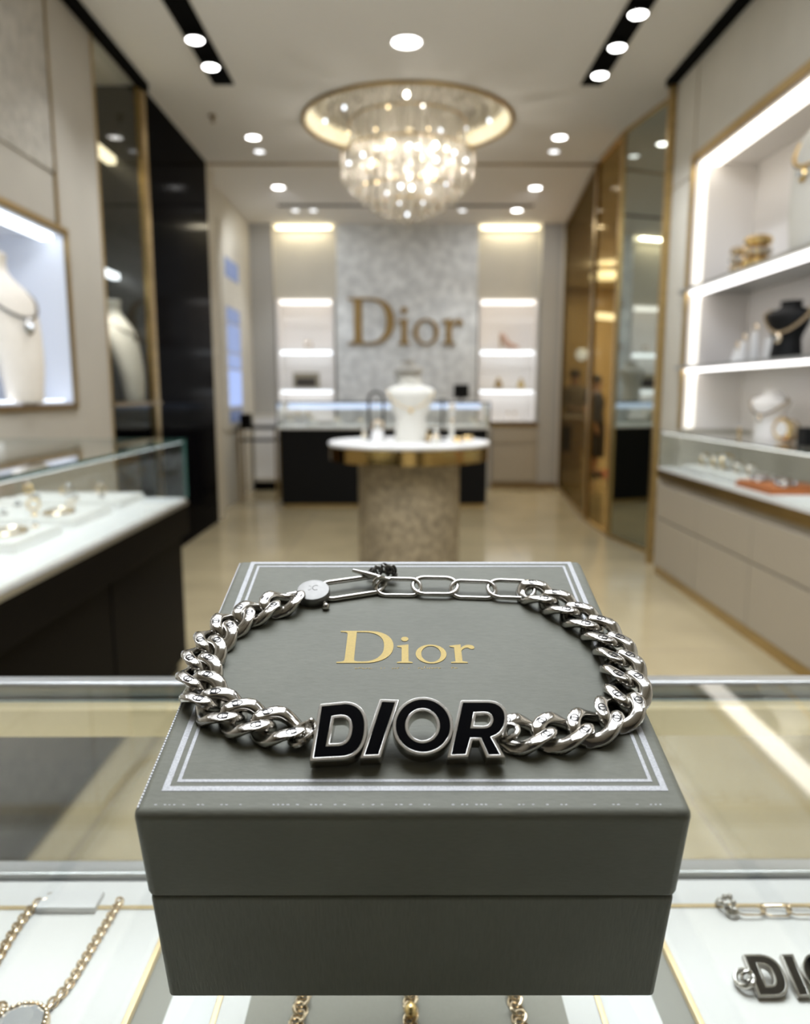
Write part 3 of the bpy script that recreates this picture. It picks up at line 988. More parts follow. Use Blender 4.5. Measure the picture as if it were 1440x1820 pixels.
# ================================================================ ROUND TABLE
TZ, TY, TX = 0.955, 4.75, 0.045
t = empty('round_table', (TX, TY, 0), label='round display table with white top, gold rim and mosaic drum base', cat='table')
MB().lathe([(0.485, TZ - 0.028), (0.497, TZ - 0.018), (0.497, TZ - 0.006), (0.49, TZ)], 64).build('tabletop', M['white'], t, True)
MB().lathe([(0.46, TZ - 0.115), (0.488, TZ - 0.112), (0.488, TZ - 0.029), (0.46, TZ - 0.029)], 64).build('gold_rim', mat('gold_rim_polished', (0.46, 0.31, 0.11), 0.16, 1.0), t, True)
MB().lathe([(0.315, 0.0), (0.315, TZ - 0.116)], 64).build('drum_base', M['mosaic'], t, True)
MB().lathe([(0.325, 0.0), (0.325, 0.03), (0.317, 0.04)], 64).build('base_ring', M['gold'], t, True)
t, s = bust((TX + 0.01, TY - 0.06, TZ), 0.385, 0.30, 0, 'ivory necklace bust in the middle of the round table')
necklace(t, s, 0.385, 'fine gold necklace with small pendant on the round table bust', 'jewelgold', None, 0.80, 0.52, 0.0028, 0.8, 0.012)


def tab(px, py):
    p = at(px, py, Z=TZ)
    d = Vector((p.x - TX, p.y - TY))
    if d.length > 0.43:
        d = d.normalized() * 0.43
    return (TX + d.x, TY + d.y, TZ)


def arch_stand(loc, h, w, label):
    t = empty('arch_stand', loc, label=label, cat='jewellery stand')
    b = MB()
    b.tube([(-w, 0, 0.006), (-w, 0, h - w)] + [(-w * math.cos(PI * i / 10), 0, h - w + w * math.sin(PI * i / 10)) for i in range(1, 10)] + [(w, 0, h - w), (w, 0, 0.006)], 0.008, 8)
    b.build('arch', M['silverdark'], t, True)
    MB().box(-w * 1.3, w * 1.3, -0.03, 0.03, 0, 0.008).build('foot', M['silverdark'], t)
    MB().tube([(0, 0, h - 0.01), (0, 0, h - 0.07)], 0.002, 6).build('hanging_chain', M['silver'], t)
    return t


arch_stand(tab(669, 782), 0.30, 0.045, 'black arch stand left of the bust on the round table')
bx_ = tab(672, 784)
t = empty('watch', (bx_[0] + 0.0, bx_[1] - 0.07, TZ), label='pale watch on a white cushion under the black arch', cat='watch')
MB().loft([(0, 0, 0, 0.042, 0.03), (0, 0, 0.06, 0.036, 0.025), (0, 0, 0.075, 0.03, 0.02)], 16).build('cushion', M['white'], t, True)
MB().tube([(0.03 * math.cos(q), 0.012, 0.095 + 0.03 * math.sin(q)) for q in [2 * PI * k / 20 for k in range(20)]], 0.009, 8, True).build('case', M['palegold'], t, True)
t = empty('post_stand', tab(786, 783), label='thin black post stand right of the bust on the round table', cat='jewellery stand')
MB().tube([(0, 0, 0.006), (0, 0, 0.26)], 0.006, 8).tube([(-0.035, 0, 0.25), (0.035, 0, 0.25)], 0.005, 8).build('post', M['silverdark'], t, True)
MB().lathe([(0.035, 0), (0.035, 0.008)], 20).build('foot', M['silverdark'], t)
t = empty('column_stand', tab(803, 781), label='slim white column stand with pale earrings on the round table', cat='jewellery stand')
MB().lathe([(0.028, 0), (0.025, 0.01), (0.016, 0.02), (0.016, 0.19)], 16).build('column', M['ivory'], t, True)
MB().ball((0, 0, 0.205), 0.024, 10, 8).build('finial', M['cream'], t, True)
MB().ball((0, -0.02, 0.12), 0.014, 8, 6).build('earring', M['palegold'], t, True)
for px, py, hh, r_, lab, mm in ((648, 782, 0.07, 0.022, 'short ivory ring cone at the left on the round table', 'ivory'), (775, 790, 0.09, 0.026, 'white ring cone topped with gold ring, right of the bust', 'ivory'),
                                (761, 786, 0.055, 0.02, 'short brown ring cone touching the right side of the bust', 'bronze')):
    t = empty('ring_cone', tab(px, py), label=lab, cat='ring holder')
    MB().lathe([(r_, 0), (r_ * 0.9, hh * 0.3), (r_ * 0.45, hh * 0.85), (r_ * 0.2, hh)], 16).build('cone', M[mm], t, True)
    MB().tube([(r_ * 0.75 * math.cos(q), r_ * 0.75 * math.sin(q), hh * 0.55) for q in [2 * PI * k / 16 for k in range(16)]], 0.004, 6, True).build('ring_band', M['jewelgold'], t, True)
for px, py, lab in ((814, 786, 'gold cuff at the front right edge of the round table'), (832, 783, 'gold cuff nearest the right rim of the round table')):
    cuff(tab(px, py), 0.4, lab, 'jewelgold', 0.03, 0.032)
for px, py, lab in ((780, 772, 'pink gold flower ring behind the white cone'), (765, 770, 'small gold ring just right of the bust')):
    jewel_ring(tab(px, py), 0.2, lab, 'jewelgold', 'stone', 0.018)

# ================================================================ LEFT WALL NICHE
t = empty('wall_niche', (-1.8, NY1, NZ0), label='cool lit display niche with gold frame in the left wall', cat='display niche')
L = NY1 - NY0
MB().box(-0.465, -0.45, -L, 0, 0.002, NZ1 - NZ0 - 0.002).box(-0.45, -0.005, -0.012, -0.001, 0.002, NZ1 - NZ0 - 0.002).box(-0.45, -0.005, -L, -0.012, 0.002, 0.014).box(-0.45, -0.005, -L, -0.012, NZ1 - NZ0 - 0.014, NZ1 - NZ0 - 0.002).build('liner', M['nichecool'], t)
hz = NZ1 - NZ0
MB().box(-0.01, 0.012, -L, 0.035, -0.03, 0.0).box(-0.01, 0.012, -L, 0.035, hz, hz + 0.03).box(-0.01, 0.012, 0.0, 0.035, 0.0, hz).build('frame', M['bronze'], t)
MB().box(-0.10, -0.04, -L + 0.05, -0.05, hz - 0.04, hz - 0.015).build('light_strip', M['ledcool'], t)
MB().box(-0.08, -0.03, -L + 0.05, -0.05, 0.015, 0.022).build('light_strip', emit_mat('led_soft_cool', (0.8, 0.88, 1.0), 1.5), t)
h_ = 0.71
t, s = bust((-1.985, 3.80, NZ0 + 0.014), h_, 0.52, R(90) - R(15), 'tall cream bust in the lit niche of the left wall', CURVED, 'cream')
necklace(t, s, h_, 'silver chain necklace with round gem pendant on the left niche bust', 'silver', 'stone', 0.86, 0.56, 0.008, 0.9, 0.032)
# bust in the vitrine
t, s = bust((-2.04, 5.48, 1.187), 0.70, 0.40, R(90) - R(10), 'cream curved bust standing on the shelf of the smoked vitrine', CURVED, 'ivory')
necklace(t, s, 0.70, 'silver necklace with small pendant on the vitrine bust', 'silver', 'stone', 0.84, 0.66, 0.006, 0.9, 0.02)

# ================================================================ LEFT GLASS COUNTER
LX0, LX1, LY0, LY1 = -1.78, -0.96, 0.9, 3.41
LB = EYE - 0.465
t = empty('glass_counter', (LX1, LY1, 0), label='dark wood counter with white lit glass case along the left wall', cat='counter')
W_, L_ = LX1 - LX0, LY1 - LY0
MB().box(-W_, -0.03, -L_, -0.03, 0.06, LB - 0.16).build('body', M['dark'], t)
MB().box(-W_, 0, -L_, 0, LB - 0.155, LB - 0.03).build('apron', M['dark'], t, bevel=0.004)
MB().box(-W_, -0.06, -L_, -0.06, 0, 0.06).build('plinth', M['blackmat'], t)
MB().box(-0.031, -0.027, -L_ * 0.35, -L_ * 0.35 + 0.006, 0.07, LB - 0.17).box(-0.031, -0.027, -L_ * 0.7, -L_ * 0.7 + 0.006, 0.07, LB - 0.17).build('panel_joint', M['slot'], t)
MB().box(-W_, 0, -L_, 0, LB - 0.03, LB - 0.012).build('case_frame', M['steel'], t)
MB().box(-W_, -0.008, -L_, -0.008, LB - 0.012, LB).build('bed', M['bed'], t)
GT = EYE - 0.20
MB().box(-W_, 0, -L_, 0, GT - 0.012, GT).box(-0.010, -0.002, -L_, -0.010, LB, GT - 0.012).box(-W_, -0.010, -0.010, -0.002, LB, GT - 0.012).build('glass', M['glass'], t)
MB().box(-0.0, 0.002, -L_, 0.002, GT - 0.012, GT).box(-W_, 0.0, -0.0, 0.002, GT - 0.012, GT).box(-0.010, 0.0005, -0.0105, 0.0005, LB, GT - 0.012).build('glass_edge', M['glassedge'], t)
MB().box(-W_ + 0.01, -W_ + 0.04, -L_ + 0.02, -0.05, GT - 0.04, GT - 0.014).build('light_strip', M['ledcool'], t)
MB().box(-0.020, -0.012, -L_ + 0.02, -0.02, GT - 0.017, GT - 0.0125).build('light_strip', emit_mat('led_case_cool', (0.9, 0.95, 1.0), 2.0), t)


def tray(loc, w, l, rot, label, m='leather', h=0.034, name='display_tray', group=None, rim=None):
    t = empty(name, loc, (0, 0, rot), label, 'tray', group)
    MB().box(-w / 2, w / 2, -l / 2, l / 2, 0, h * 0.6).build('tray_base', rim or M['white'], t, bevel=0.002)
    MB().box(-w / 2 + 0.006, w / 2 - 0.006, -l / 2 + 0.006, l / 2 - 0.006, h * 0.6, h).build('cushion', M[m], t, bevel=0.003)
    return t


for (x_, y_, w, l, lab) in ((-1.30, 2.34, 0.36, 0.32, 'white tray nearest us on the left counter'), (-1.36, 2.78, 0.46, 0.36, 'white tray in the middle of the left counter'), (-1.38, 3.19, 0.50, 0.30, 'white tray at the far end of the left counter')):
    tray((x_, y_, LB), w, l, 0, lab)
gems = [((-1.42, 2.38), 'silver', 'stone', 0.036, 'silver ring with clear stone on the nearest left counter tray, at its back'),
        ((-1.36, 2.44), 'silver', 'blue', 0.030, 'silver ring with dark stone on the nearest left counter tray'),
        ((-1.30, 2.30), 'palegold', 'stone', 0.022, 'small pale ring at the middle of the nearest left counter tray'),
        ((-1.52, 2.66), 'jewelgold', 'stone', 0.036, 'big gold ring at the near back corner of the middle left tray'),
        ((-1.54, 2.84), 'jewelgold', 'stone', 0.036, 'big gold ring at the far back corner of the middle left tray'),
        ((-1.36, 2.80), 'jewelgold', 'blue', 0.034, 'gold ring with dark blue stone on the middle left tray'),
        ((-1.25, 2.86), 'jewelgold', None, 0.022, 'small gold ring near the front of the middle left tray'),
        ((-1.58, 3.22), 'jewelgold', 'stone', 0.036, 'gold ring at the back of the far left counter tray'),
        ((-1.40, 3.20), 'silver', 'stone', 0.034, 'silver ring in the middle of the far left counter tray'),
        ((-1.28, 3.24), 'palegold', 'stone', 0.034, 'rose gold ring at the front of the far left counter tray'),
        ((-1.45, 3.26), 'jewelgold', None, 0.022, 'small plain gold ring at the back of the far left counter tray')]
for (x_, y_), me_, st_, r_, lab in gems:
    jewel_ring((x_, y_, LB + 0.034), random.uniform(-0.6, 0.6), lab, me_, st_, r_ * 0.6)
# small stud earrings on the same trays
for (x_, y_, r_, me_, lab) in ((-1.45, 2.27, 0.011, 'silver', 'silver stud at the left of the nearest left counter tray'), (-1.19, 2.45, 0.010, 'palegold', 'pale stud at the far front corner of the nearest left counter tray'),
                               (-1.42, 2.70, 0.012, 'silver', 'silver stud in front of the big gold ring on the middle left tray'), (-1.48, 2.92, 0.012, 'silver', 'silver stud at the far edge of the middle left tray'),
                               (-1.30, 2.68, 0.010, 'jewelgold', 'gold stud near the front of the middle left tray'), (-1.50, 3.12, 0.012, 'silver', 'silver stud at the near side of the far left counter tray'),
                               (-1.33, 3.10, 0.011, 'palegold', 'rose stud at the near front of the far left counter tray'), (-1.24, 3.14, 0.010, 'silver', 'silver stud at the very front of the far left counter tray')):
    t = empty('stud_earring', (x_, y_, LB + 0.034), label=lab, cat='earring')
    MB().lathe([(r_ * 1.2, 0), (r_ * 1.3, r_ * 0.4), (r_ * 0.8, r_ * 0.9)], 14).build('setting', M[me_], t, True)
    MB().ball((0, 0, r_ * 1.3), r_ * 0.8, 8, 6).build('gem', M['stone'], t)
# bracelets laid on the trays
for (x_, y_, lab) in ((-1.22, 2.34, 'thin beaded bracelet laid on the nearest left counter tray'), (-1.24, 2.74, 'thin beaded bracelet laid on the middle left counter tray')):
    t = tag(MB().tube([(0.045 * math.cos(q), 0.07 * math.sin(q), 0.007) for q in [2 * PI * k / 28 for k in range(28)]], [0.005 + 0.002 * (k % 2) for k in range(28)], 6, True).build('bracelet', M['palegold'], None, True, loc=(x_, y_, LB + 0.034)), lab, 'bracelet')

# ================================================================ RIGHT COUNTER AND NICHE
FX = 1.76
RBZ, RGT = EYE - 0.50, EYE - 0.255
t = empty('glass_counter', (FX, 5.22, 0), label='taupe drawer counter with white glass case along the right wall', cat='counter')
L_ = 5.22 - 1.6
MB().box(0.02, 0.095, -L_, 0, 0.06, RBZ - 0.085).box(0.095, 0.49, -L_, -0.125, 0.06, RBZ - 0.085).build('body', M['cabinet'], t)
for row, (z0, z1) in enumerate(((0.07, 0.40), (0.41, RBZ - 0.12))):
    for k in range(5):
        y1 = -0.01 - k * 0.72
        y0 = y1 - 0.71
        MB().box(0.0, 0.02, y0, y1, z0, z1).build('drawer', M['cabinet'], t, bevel=0.002)
MB().box(-0.004, 0.03, -L_, 0.0, RBZ - 0.075, RBZ - 0.015).box(0.01, 0.03, -L_, 0.0, 0.0, 0.06).build('gold_trim', M['gold'], t)
MB().box(0.0, 0.49, -L_, -0.125, RBZ - 0.015, RBZ).box(0.0, 0.095, -0.125, 0, RBZ - 0.015, RBZ).build('bed', M['bed'], t)
MB().box(0.0, 0.49, -L_, -0.125, RGT - 0.008, RGT).box(0.0, 0.095, -0.125, 0.0, RGT - 0.008, RGT).box(0.0, 0.006, -L_, 0, RBZ, RGT - 0.008).box(0.006, 0.095, -0.006, 0.0, RBZ, RGT - 0.008).box(0.004, 0.010, -0.95, -0.944, RBZ, RGT - 0.008).build('glass', M['glass'], t)
MB().box(0.012, 0.024, -L_ + 0.02, -0.02, RGT - 0.016, RGT - 0.0085).build('light_strip', emit_mat('right_case_fill', (1.0, 0.97, 0.93), 2.2), t)  # strip added to brighten the bed inside the case
MB().box(-0.003, 0.0, -L_, 0.002, RGT - 0.009, RGT + 0.001).build('glass_edge', mat('steel_glass_edge', (0.16, 0.19, 0.18), 0.2, 0.3), t)

t = empty('wall_niche', (RX, RY1, RZ0), label='large warm lit display niche with gold frame in the right wall', cat='display niche')
H_ = RZ1 - RZ0
L_ = RY1 - RY0
dp = RB - RX
MB().box(dp - 0.012, dp - 0.001, -L_, -0.001, 0.02, H_ - 0.001).box(0.002, dp - 0.012, -0.012, -0.001, 0.02, H_ - 0.001).box(0.002, dp - 0.012, -L_, -0.012, H_ - 0.014, H_ - 0.001).build('liner', M['niche'], t)
MB().box(-0.018, 0.0, -L_, 0.04, H_, H_ + 0.045).box(-0.018, 0.0, 0.0, 0.04, 0.02, H_).build('frame', M['gold'], t)
MB().box(0.02, 0.14, -L_ + 0.05, -0.03, H_ - 0.028, H_ - 0.016).build('light_strip', emit_mat('led_niche_warm', (1.0, 0.94, 0.84), 2.4), t)
MB().box(0.02, 0.07, -0.026, -0.014, 0.03, H_ - 0.03).build('light_strip', emit_mat('led_niche_edge', (1.0, 0.93, 0.80), 0.9), t)
RS1, RS2 = EYE + 0.66, EYE + 0.17
for zs, lab in ((RS1, 'upper'), (RS2, 'lower')):
    z = zs - RZ0
    MB().box(-0.04, dp - 0.013, -L_, -0.013, z - 0.02, z).box(-0.04, -0.002, -0.013, 0.10, z - 0.02, z).build('shelf', M['steel'], t)
    MB().box(-0.005, 0.085, -L_ + 0.02, -0.02, z - 0.034, z - 0.0205).build('light_strip', emit_mat('led_shelf', (1.0, 0.97, 0.96), 2.6), t)

# shelf 1
cuff((1.90, 4.42, RS1), 0.4, 'gold link cuff on the top niche shelf, left one', 'palegold', 0.05, 0.14, tilt=0)
cuff((1.91, 4.26, RS1), 2.4, 'richer gold link cuff on the top niche shelf beside the white bust', 'jewelgold', 0.048, 0.17)
h_ = 0.74
t, s = bust((2.07, 3.76, RS1), h_, 0.50, R(-90) + R(15), 'white curved bust with gold necklace on the top shelf of the right niche', CURVED, 'ivory')
necklace(t, s, h_, 'gold bead necklace with oval pendant on the top shelf bust', 'jewelgold', 'stone', 0.84, 0.50, 0.009, 0.92, 0.03)
# shelf 2
t, s = bust((2.0, 4.05, RS2), 0.30, 0.25, R(-90) + R(30), 'black bust on the lower shelf of the right niche', BUST, 'blackmat')
necklace(t, s, 0.30, 'pale gold link necklace on the black bust', 'palegold', 'stone', 0.85, 0.45, 0.009, 0.9, 0.022)
for (x_, y_, h2, lab) in ((2.0, 4.64, 0.09, 'shortest white earring cone on the lower shelf'), (2.0, 4.56, 0.13, 'middle white earring cone on the lower shelf'), (2.02, 4.46, 0.18, 'tallest white earring cone on the lower shelf')):
    t = empty('earring_cone', (x_, y_, RS2), label=lab, cat='jewellery stand')
    MB().lathe([(0.032, 0), (0.03, h2 * 0.3), (0.02, h2 * 0.8), (0.012, h2)], 16).build('cone', M['white'], t, True)
    MB().tube([(0.0, 0.02 * math.cos(q), h2 + 0.015 + 0.02 * math.sin(q)) for q in [2 * PI * k / 16 for k in range(16)]], 0.005, 6, True).build('hoop', M['palegold'], t, True)
t = empty('display_card', (2.08, 4.40, RS2), (0, 0, R(-60)), 'leaning white card behind the earring cones', 'card')
MB().box(-0.05, 0.05, -0.004, 0.004, 0, 0.14, Matrix.Rotation(R(-12), 4, 'X')).build('board', M['white'], t)
# on the glass top
t, s = bust((2.06, 4.30, RGT), 0.27, 0.26, R(-90) + R(20), 'low white bust on the right glass case', BUST, 'white')
necklace(t, s, 0.27, 'thin pale necklace on the low white bust', 'palegold', 'stone', 0.85, 0.5, 0.006, 0.9, 0.016)
t = empty('watch', (2.0, 3.98, RGT), (0, 0, R(-70)), 'round gold watch on a cushion on the right glass case', 'watch')
MB().ball((0, 0.02, 0.06), 0.06, 14, 10, s=(1, 0.7, 1)).build('cushion', mat('tan_cushion', (0.36, 0.28, 0.18), 0.7), t, True)
MB().tube([(0.048 * math.cos(q), -0.03, 0.07 + 0.048 * math.sin(q)) for q in [2 * PI * k / 24 for k in range(24)]], 0.013, 8, True).build('case', M['jewelgold'], t, True)
MB().loft([(0, 0, 0, 0.042, 0.042), (0, 0, 0.01, 0.042, 0.042)], 20, Matrix.Translation((0, -0.03, 0.07)) @ Matrix.Rotation(PI / 2, 4, 'X')).build('dial', M['white'], t)
o = tag(MB().box(-0.04, 0.04, -0.04, 0.04, 0, 0.09).build('ring_box', M['blackmat'], None, bevel=0.004, loc=(1.97, 3.70, RGT)), 'small black ring box on the right glass case', 'box')
jewel_ring((2.0, 4.55, RGT), 1.2, 'small pale ring left of the low white bust', 'palegold', 'stone', 0.025)
jewel_ring((1.96, 4.44, RGT), 1.2, 'small gold ring before the low white bust', 'jewelgold', None, 0.022)
# trays in the case
tray((1.98, 4.80, RBZ), 0.30, 0.38, 0, 'cream tray at the far end of the right glass case')
tray((1.99, 4.37, RBZ), 0.30, 0.36, 0, 'cream tray in the middle of the right glass case')
tray((1.97, 3.94, RBZ), 0.30, 0.40, 0, 'orange leather tray in the right glass case', 'orange', rim=M['orange'])
k_ = 0
for (x_, y_, r_, lab) in ((1.96, 4.92, 0.04, 'gold watch at the far end of the far right case tray'), (1.98, 4.78, 0.042, 'gold watch in the middle of the far right case tray'), (1.99, 4.66, 0.05, 'larger watch at the near end of the far right case tray'),
                          (1.97, 4.44, 0.035, 'pale watch at the far end of the middle right case tray'), (1.98, 4.30, 0.035, 'pale watch at the near end of the middle right case tray')):
    t = empty('watch', (x_, y_, RBZ + 0.034), (0, 0, R(-60)), lab, 'watch')
    MB().ball((0, 0, r_ * 0.8), r_ * 0.8, 12, 8, s=(1.1, 0.8, 1)).build('cushion', M['ivory'], t, True)
    MB().tube([(0, (r_) * math.cos(q), r_ * 0.95 + r_ * 0.95 * math.sin(q)) for q in [2 * PI * k / 20 for k in range(20)]], r_ * 0.16, 6, True).build('strap', M['jewelgold'] if y_ > 4.5 else M['palegold'], t, True)
    MB().ball((0, -r_ * 0.75, r_ * 1.4), r_ * 0.4, 12, 6, s=(1, 0.6, 1)).build('dial', M['white'], t, True)
for (x_, y_, lab) in ((1.92, 4.06, 'silver bracelet at the far end of the orange tray'), (1.98, 3.94, 'silver bracelet in the middle of the orange tray'), (1.94, 3.82, 'silver bracelet at the near end of the orange tray')):
    cuff((x_, y_, RBZ + 0.034), 0.5, lab, 'silver', 0.05, 0.035)

# ================================================================ MADE-UP ANNEX BEHIND THE BRONZE GLASS, IN PLACE OF REFLECTIONS
p = at(1075, 490, Y=13)
t = tag(MB().box(-0.19, 0.19, -0.2, 0.2, -0.05, 0.05).build('pendant_light', emit_mat('annex_light', (1.0, 0.9, 0.62), 2.2), None, loc=p), 'warm rectangular hanging light beyond the bronze glass', 'light')
MB().box(-0.01, 0.01, -0.01, 0.01, 0.05, CEIL - p.z).build('rod', M['gold'], t)
p = at(1080, 562, Y=12.6)
o = MB().box(-0.7, 0.7, -0.02, 0.02, -0.05, 0.05, Matrix.Rotation(R(38), 4, 'Z')).build('wall_light', emit_mat('annex_light_strip', (1.0, 0.9, 0.66), 2.0), None, loc=(p.x + 0.3, p.y + 0.3, p.z))
tag(o, 'slanting warm light strip beyond the bronze glass, below the rectangular light', 'light')
o = MB().ball((0, 0, 0), 0.10, 14, 10).build('wall_lamp', emit_mat('annex_blue_glow', (0.7, 0.82, 1.0), 2.2), None, True, loc=at(1034, 630, Y=12.8))
tag(o, 'round bluish lamp glowing beyond the bronze glass', 'lamp')
lamp('AREA', 'annex_fill', (4.2, 12.5, CEIL - 0.03), 110, (1, 0.93, 0.78), shape='RECTANGLE', size=2, size_y=4)  # unseen fill lights added to brighten the annex
lamp('AREA', 'annex_fill', (3.1, 14.8, CEIL - 0.03), 50, (1, 0.93, 0.78), shape='RECTANGLE', size=1, size_y=1)
lamp('AREA', 'annex_fill', (3.4, 8.6, CEIL - 0.03), 40, (1, 0.93, 0.78), shape='RECTANGLE', size=1.2, size_y=2)
t = empty('reception_desk', (at(1012, 800, Y=12.6).x, 12.6, 0), label='beige desk beyond the bronze glass', cat='desk')
MB().box(-0.30, 0.20, 0, 0.5, 0, 0.83).build('body', mat('desk_beige', (0.42, 0.34, 0.2), 0.5), t)
MB().box(-0.32, 0.22, -0.03, 0.53, 0.83, 0.87).build('desk_top', M['white'], t)
MB().box(-0.14, 0.02, -0.012, 0, 0.30, 0.72).build('dark_panel', M['dark'], t)
tag(MB().box(3.0, 4.1, 8.5, 12.5, 0.0, 0.006).build('carpet', M['red'], None), 'orange red carpet beyond the bronze glass', 'carpet')


def person(loc, rot, label, cloth, height=1.64, arm='down'):
    """standing figure: one skinned body, clothing and hair as parts; faces local -y"""
    k = height / 1.70
    t = empty('person', loc, (0, 0, rot), label, 'person')
    J, E, Rr = [], [], []

    def j(x, y, z, r, parent=None):
        J.append((x * k, y * k, z * k))
        Rr.append(r * k)
        if parent is not None:
            E.append((parent, len(J) - 1))
        return len(J) - 1
    pel = j(0, 0, 0.93, 0.13)
    wst = j(0, 0, 1.08, 0.115, pel)
    chs = j(0, 0.01, 1.28, 0.135, wst)
    nck = j(0, 0.01, 1.45, 0.055, chs)
    hd0 = j(0, -0.005, 1.54, 0.075, nck)
    hd1 = j(0, -0.005, 1.63, 0.085, hd0)
    for s in (-1, 1):
        hip = j(s * 0.09, 0, 0.86, 0.095, pel)
        kn = j(s * 0.10, -0.01, 0.48, 0.062, hip)
        an = j(s * 0.10, 0.02, 0.09, 0.04, kn)
        j(s * 0.11, -0.11, 0.03, 0.032, an)
        sh = j(s * 0.17, 0.01, 1.39, 0.06, chs)
        if arm == 'down':
            el = j(s * 0.235, 0.03, 1.12, 0.045, sh)
            wr = j(s * 0.225, -0.06, 0.88, 0.028, el)
            dv = Vector((0, -0.25, -0.97))
        else:
            el = j(s * 0.24, 0.0, 1.14, 0.045, sh)
            wr = j(s * 0.13, -0.20, 1.04, 0.028, el)
            dv = Vector((-s * 0.5, -0.8, -0.2)).normalized()
        side = Vector((0, 1, 0)) if arm == 'down' else Vector((s * 0.8, -0.5, 0))
        W = Vector(J[wr]) / k
        pm = W + dv * 0.05
        palm = j(*pm, 0.03, wr)
        for f_, ln in ((-1.5, 0.06), (-0.5, 0.075), (0.5, 0.07), (1.5, 0.055)):
            a1 = j(*(pm + dv * 0.045 + side * 0.018 * f_), 0.009, palm)
            j(*(pm + dv * (0.045 + ln) + side * 0.02 * f_ + Vector((-s * 0.02, 0, 0))), 0.008, a1)
        th = j(*(W + dv * 0.045 - side * 0.035), 0.010, palm)
        j(*(W + dv * 0.085 - side * 0.05), 0.009, th)
    me = bpy.data.meshes.new('body')
    me.from_pydata(J, E, [])
    o = bpy.data.objects.new('body', me)
    COL.objects.link(o)
    sm = o.modifiers.new('skin', 'SKIN')
    sm.use_smooth_shade = True
    for i, v in enumerate(me.skin_vertices[0].data if me.skin_vertices else []):
        v.radius = (Rr[i], Rr[i])
    if not me.skin_vertices:
        bm = bmesh.new()
        bm.from_mesh(me)
        ly = bm.verts.layers.skin.verify()
        bm.verts.ensure_lookup_table()
        for i, v in enumerate(bm.verts):
            v[ly].radius = (Rr[i], Rr[i])
        bm.verts[0][ly].use_root = True
        bm.to_mesh(me)
        bm.free()
    sb = o.modifiers.new('sub', 'SUBSURF')
    sb.levels = sb.render_levels = 2
    dg = bpy.context.evaluated_depsgraph_get()
    m2 = bpy.data.meshes.new_from_object(o.evaluated_get(dg))
    bpy.data.objects.remove(o)
    body = bpy.data.objects.new('body', m2)
    m2.materials.clear()
    m2.materials.append(M['skin'])
    COL.objects.link(body)
    body.parent = t
    # face
    MB().ball((0, -0.098 * k, 1.585 * k), 0.016 * k, 8, 6, s=(0.8, 1, 1.3)).build('nose', M['skin'], body, True)
    for s in (-1, 1):
        MB().ball((s * 0.032 * k, -0.080 * k, 1.61 * k), 0.012 * k, 8, 6).build('eye', M['eyewhite'], body, True)
        MB().ball((s * 0.088 * k, 0.0, 1.585 * k), 0.022 * k, 8, 6, s=(0.4, 0.7, 1.2)).build('ear', M['skin'], body, True)
    MB().ball((0, -0.083 * k, 1.54 * k), 0.02 * k, 8, 6, s=(1.2, 0.5, 0.4)).build('mouth', M['lip'], body, True)
    # hair, dress, sleeves
    MB().ball((0, 0.025 * k, 1.645 * k), 0.105 * k, 16, 12, s=(0.95, 1.0, 0.95)).ball((0, 0.10 * k, 1.60 * k), 0.055 * k, 12, 8).build('hair', M['hair'], t, True)
    MB().loft([(0, 0.0, 0.32 * k, 0.19 * k, 0.16 * k), (0, 0, 0.60 * k, 0.20 * k, 0.165 * k), (0, 0, 0.90 * k, 0.19 * k, 0.15 * k), (0, 0, 1.08 * k, 0.15 * k, 0.125 * k), (0, 0, 1.28 * k, 0.185 * k, 0.145 * k),
               (0, 0.01 * k, 1.40 * k, 0.17 * k, 0.10 * k), (0, 0.01 * k, 1.46 * k, 0.07 * k, 0.065 * k)], 24).build('dress', cloth, t, True)
    b = MB()
    idx = {i: Vector(p_) for i, p_ in enumerate(J)}
    for s_i in (10, 10 + (len(J) - 6) // 2):
        pass
    for s in (-1, 1):
        a = Vector((s * 0.15, 0.01, 1.40)) * k
        if arm == 'down':
            e, w_ = Vector((s * 0.235, 0.03, 1.12)) * k, Vector((s * 0.226, -0.045, 0.92)) * k
        else:
            e, w_ = Vector((s * 0.24, 0.0, 1.14)) * k, Vector((s * 0.15, -0.165, 1.06)) * k
        b.tube([a, a.lerp(e, 0.5), e, e.lerp(w_, 0.5), w_], [0.075 * k, 0.066 * k, 0.056 * k, 0.046 * k, 0.042 * k], 12)
    b.build('sleeves', cloth, t, True)
    b = MB()
    for s in (-1, 1):
        b.loft([(s * 0.105 * k, -0.035 * k, 0.0, 0.045 * k, 0.12 * k), (s * 0.105 * k, -0.03 * k, 0.04 * k, 0.042 * k, 0.11 * k), (s * 0.10 * k, 0.015 * k, 0.08 * k, 0.04 * k, 0.055 * k)], 14)
    b.build('shoes', M['cloth'], t, True)
    return t


q_ = at(1058, 770, Y=11.6)
person((q_.x, 11.6, 0.007), R(60), 'person in a long black dress beyond the bronze glass, in place of a reflection', M['cloth'], 1.48)
q_ = at(1022, 700, Y=13.5)
person((q_.x, 13.5, 0.0), R(10), 'person with dark hair and grey top behind the beige desk', M['greycloth'], 1.62, 'front')

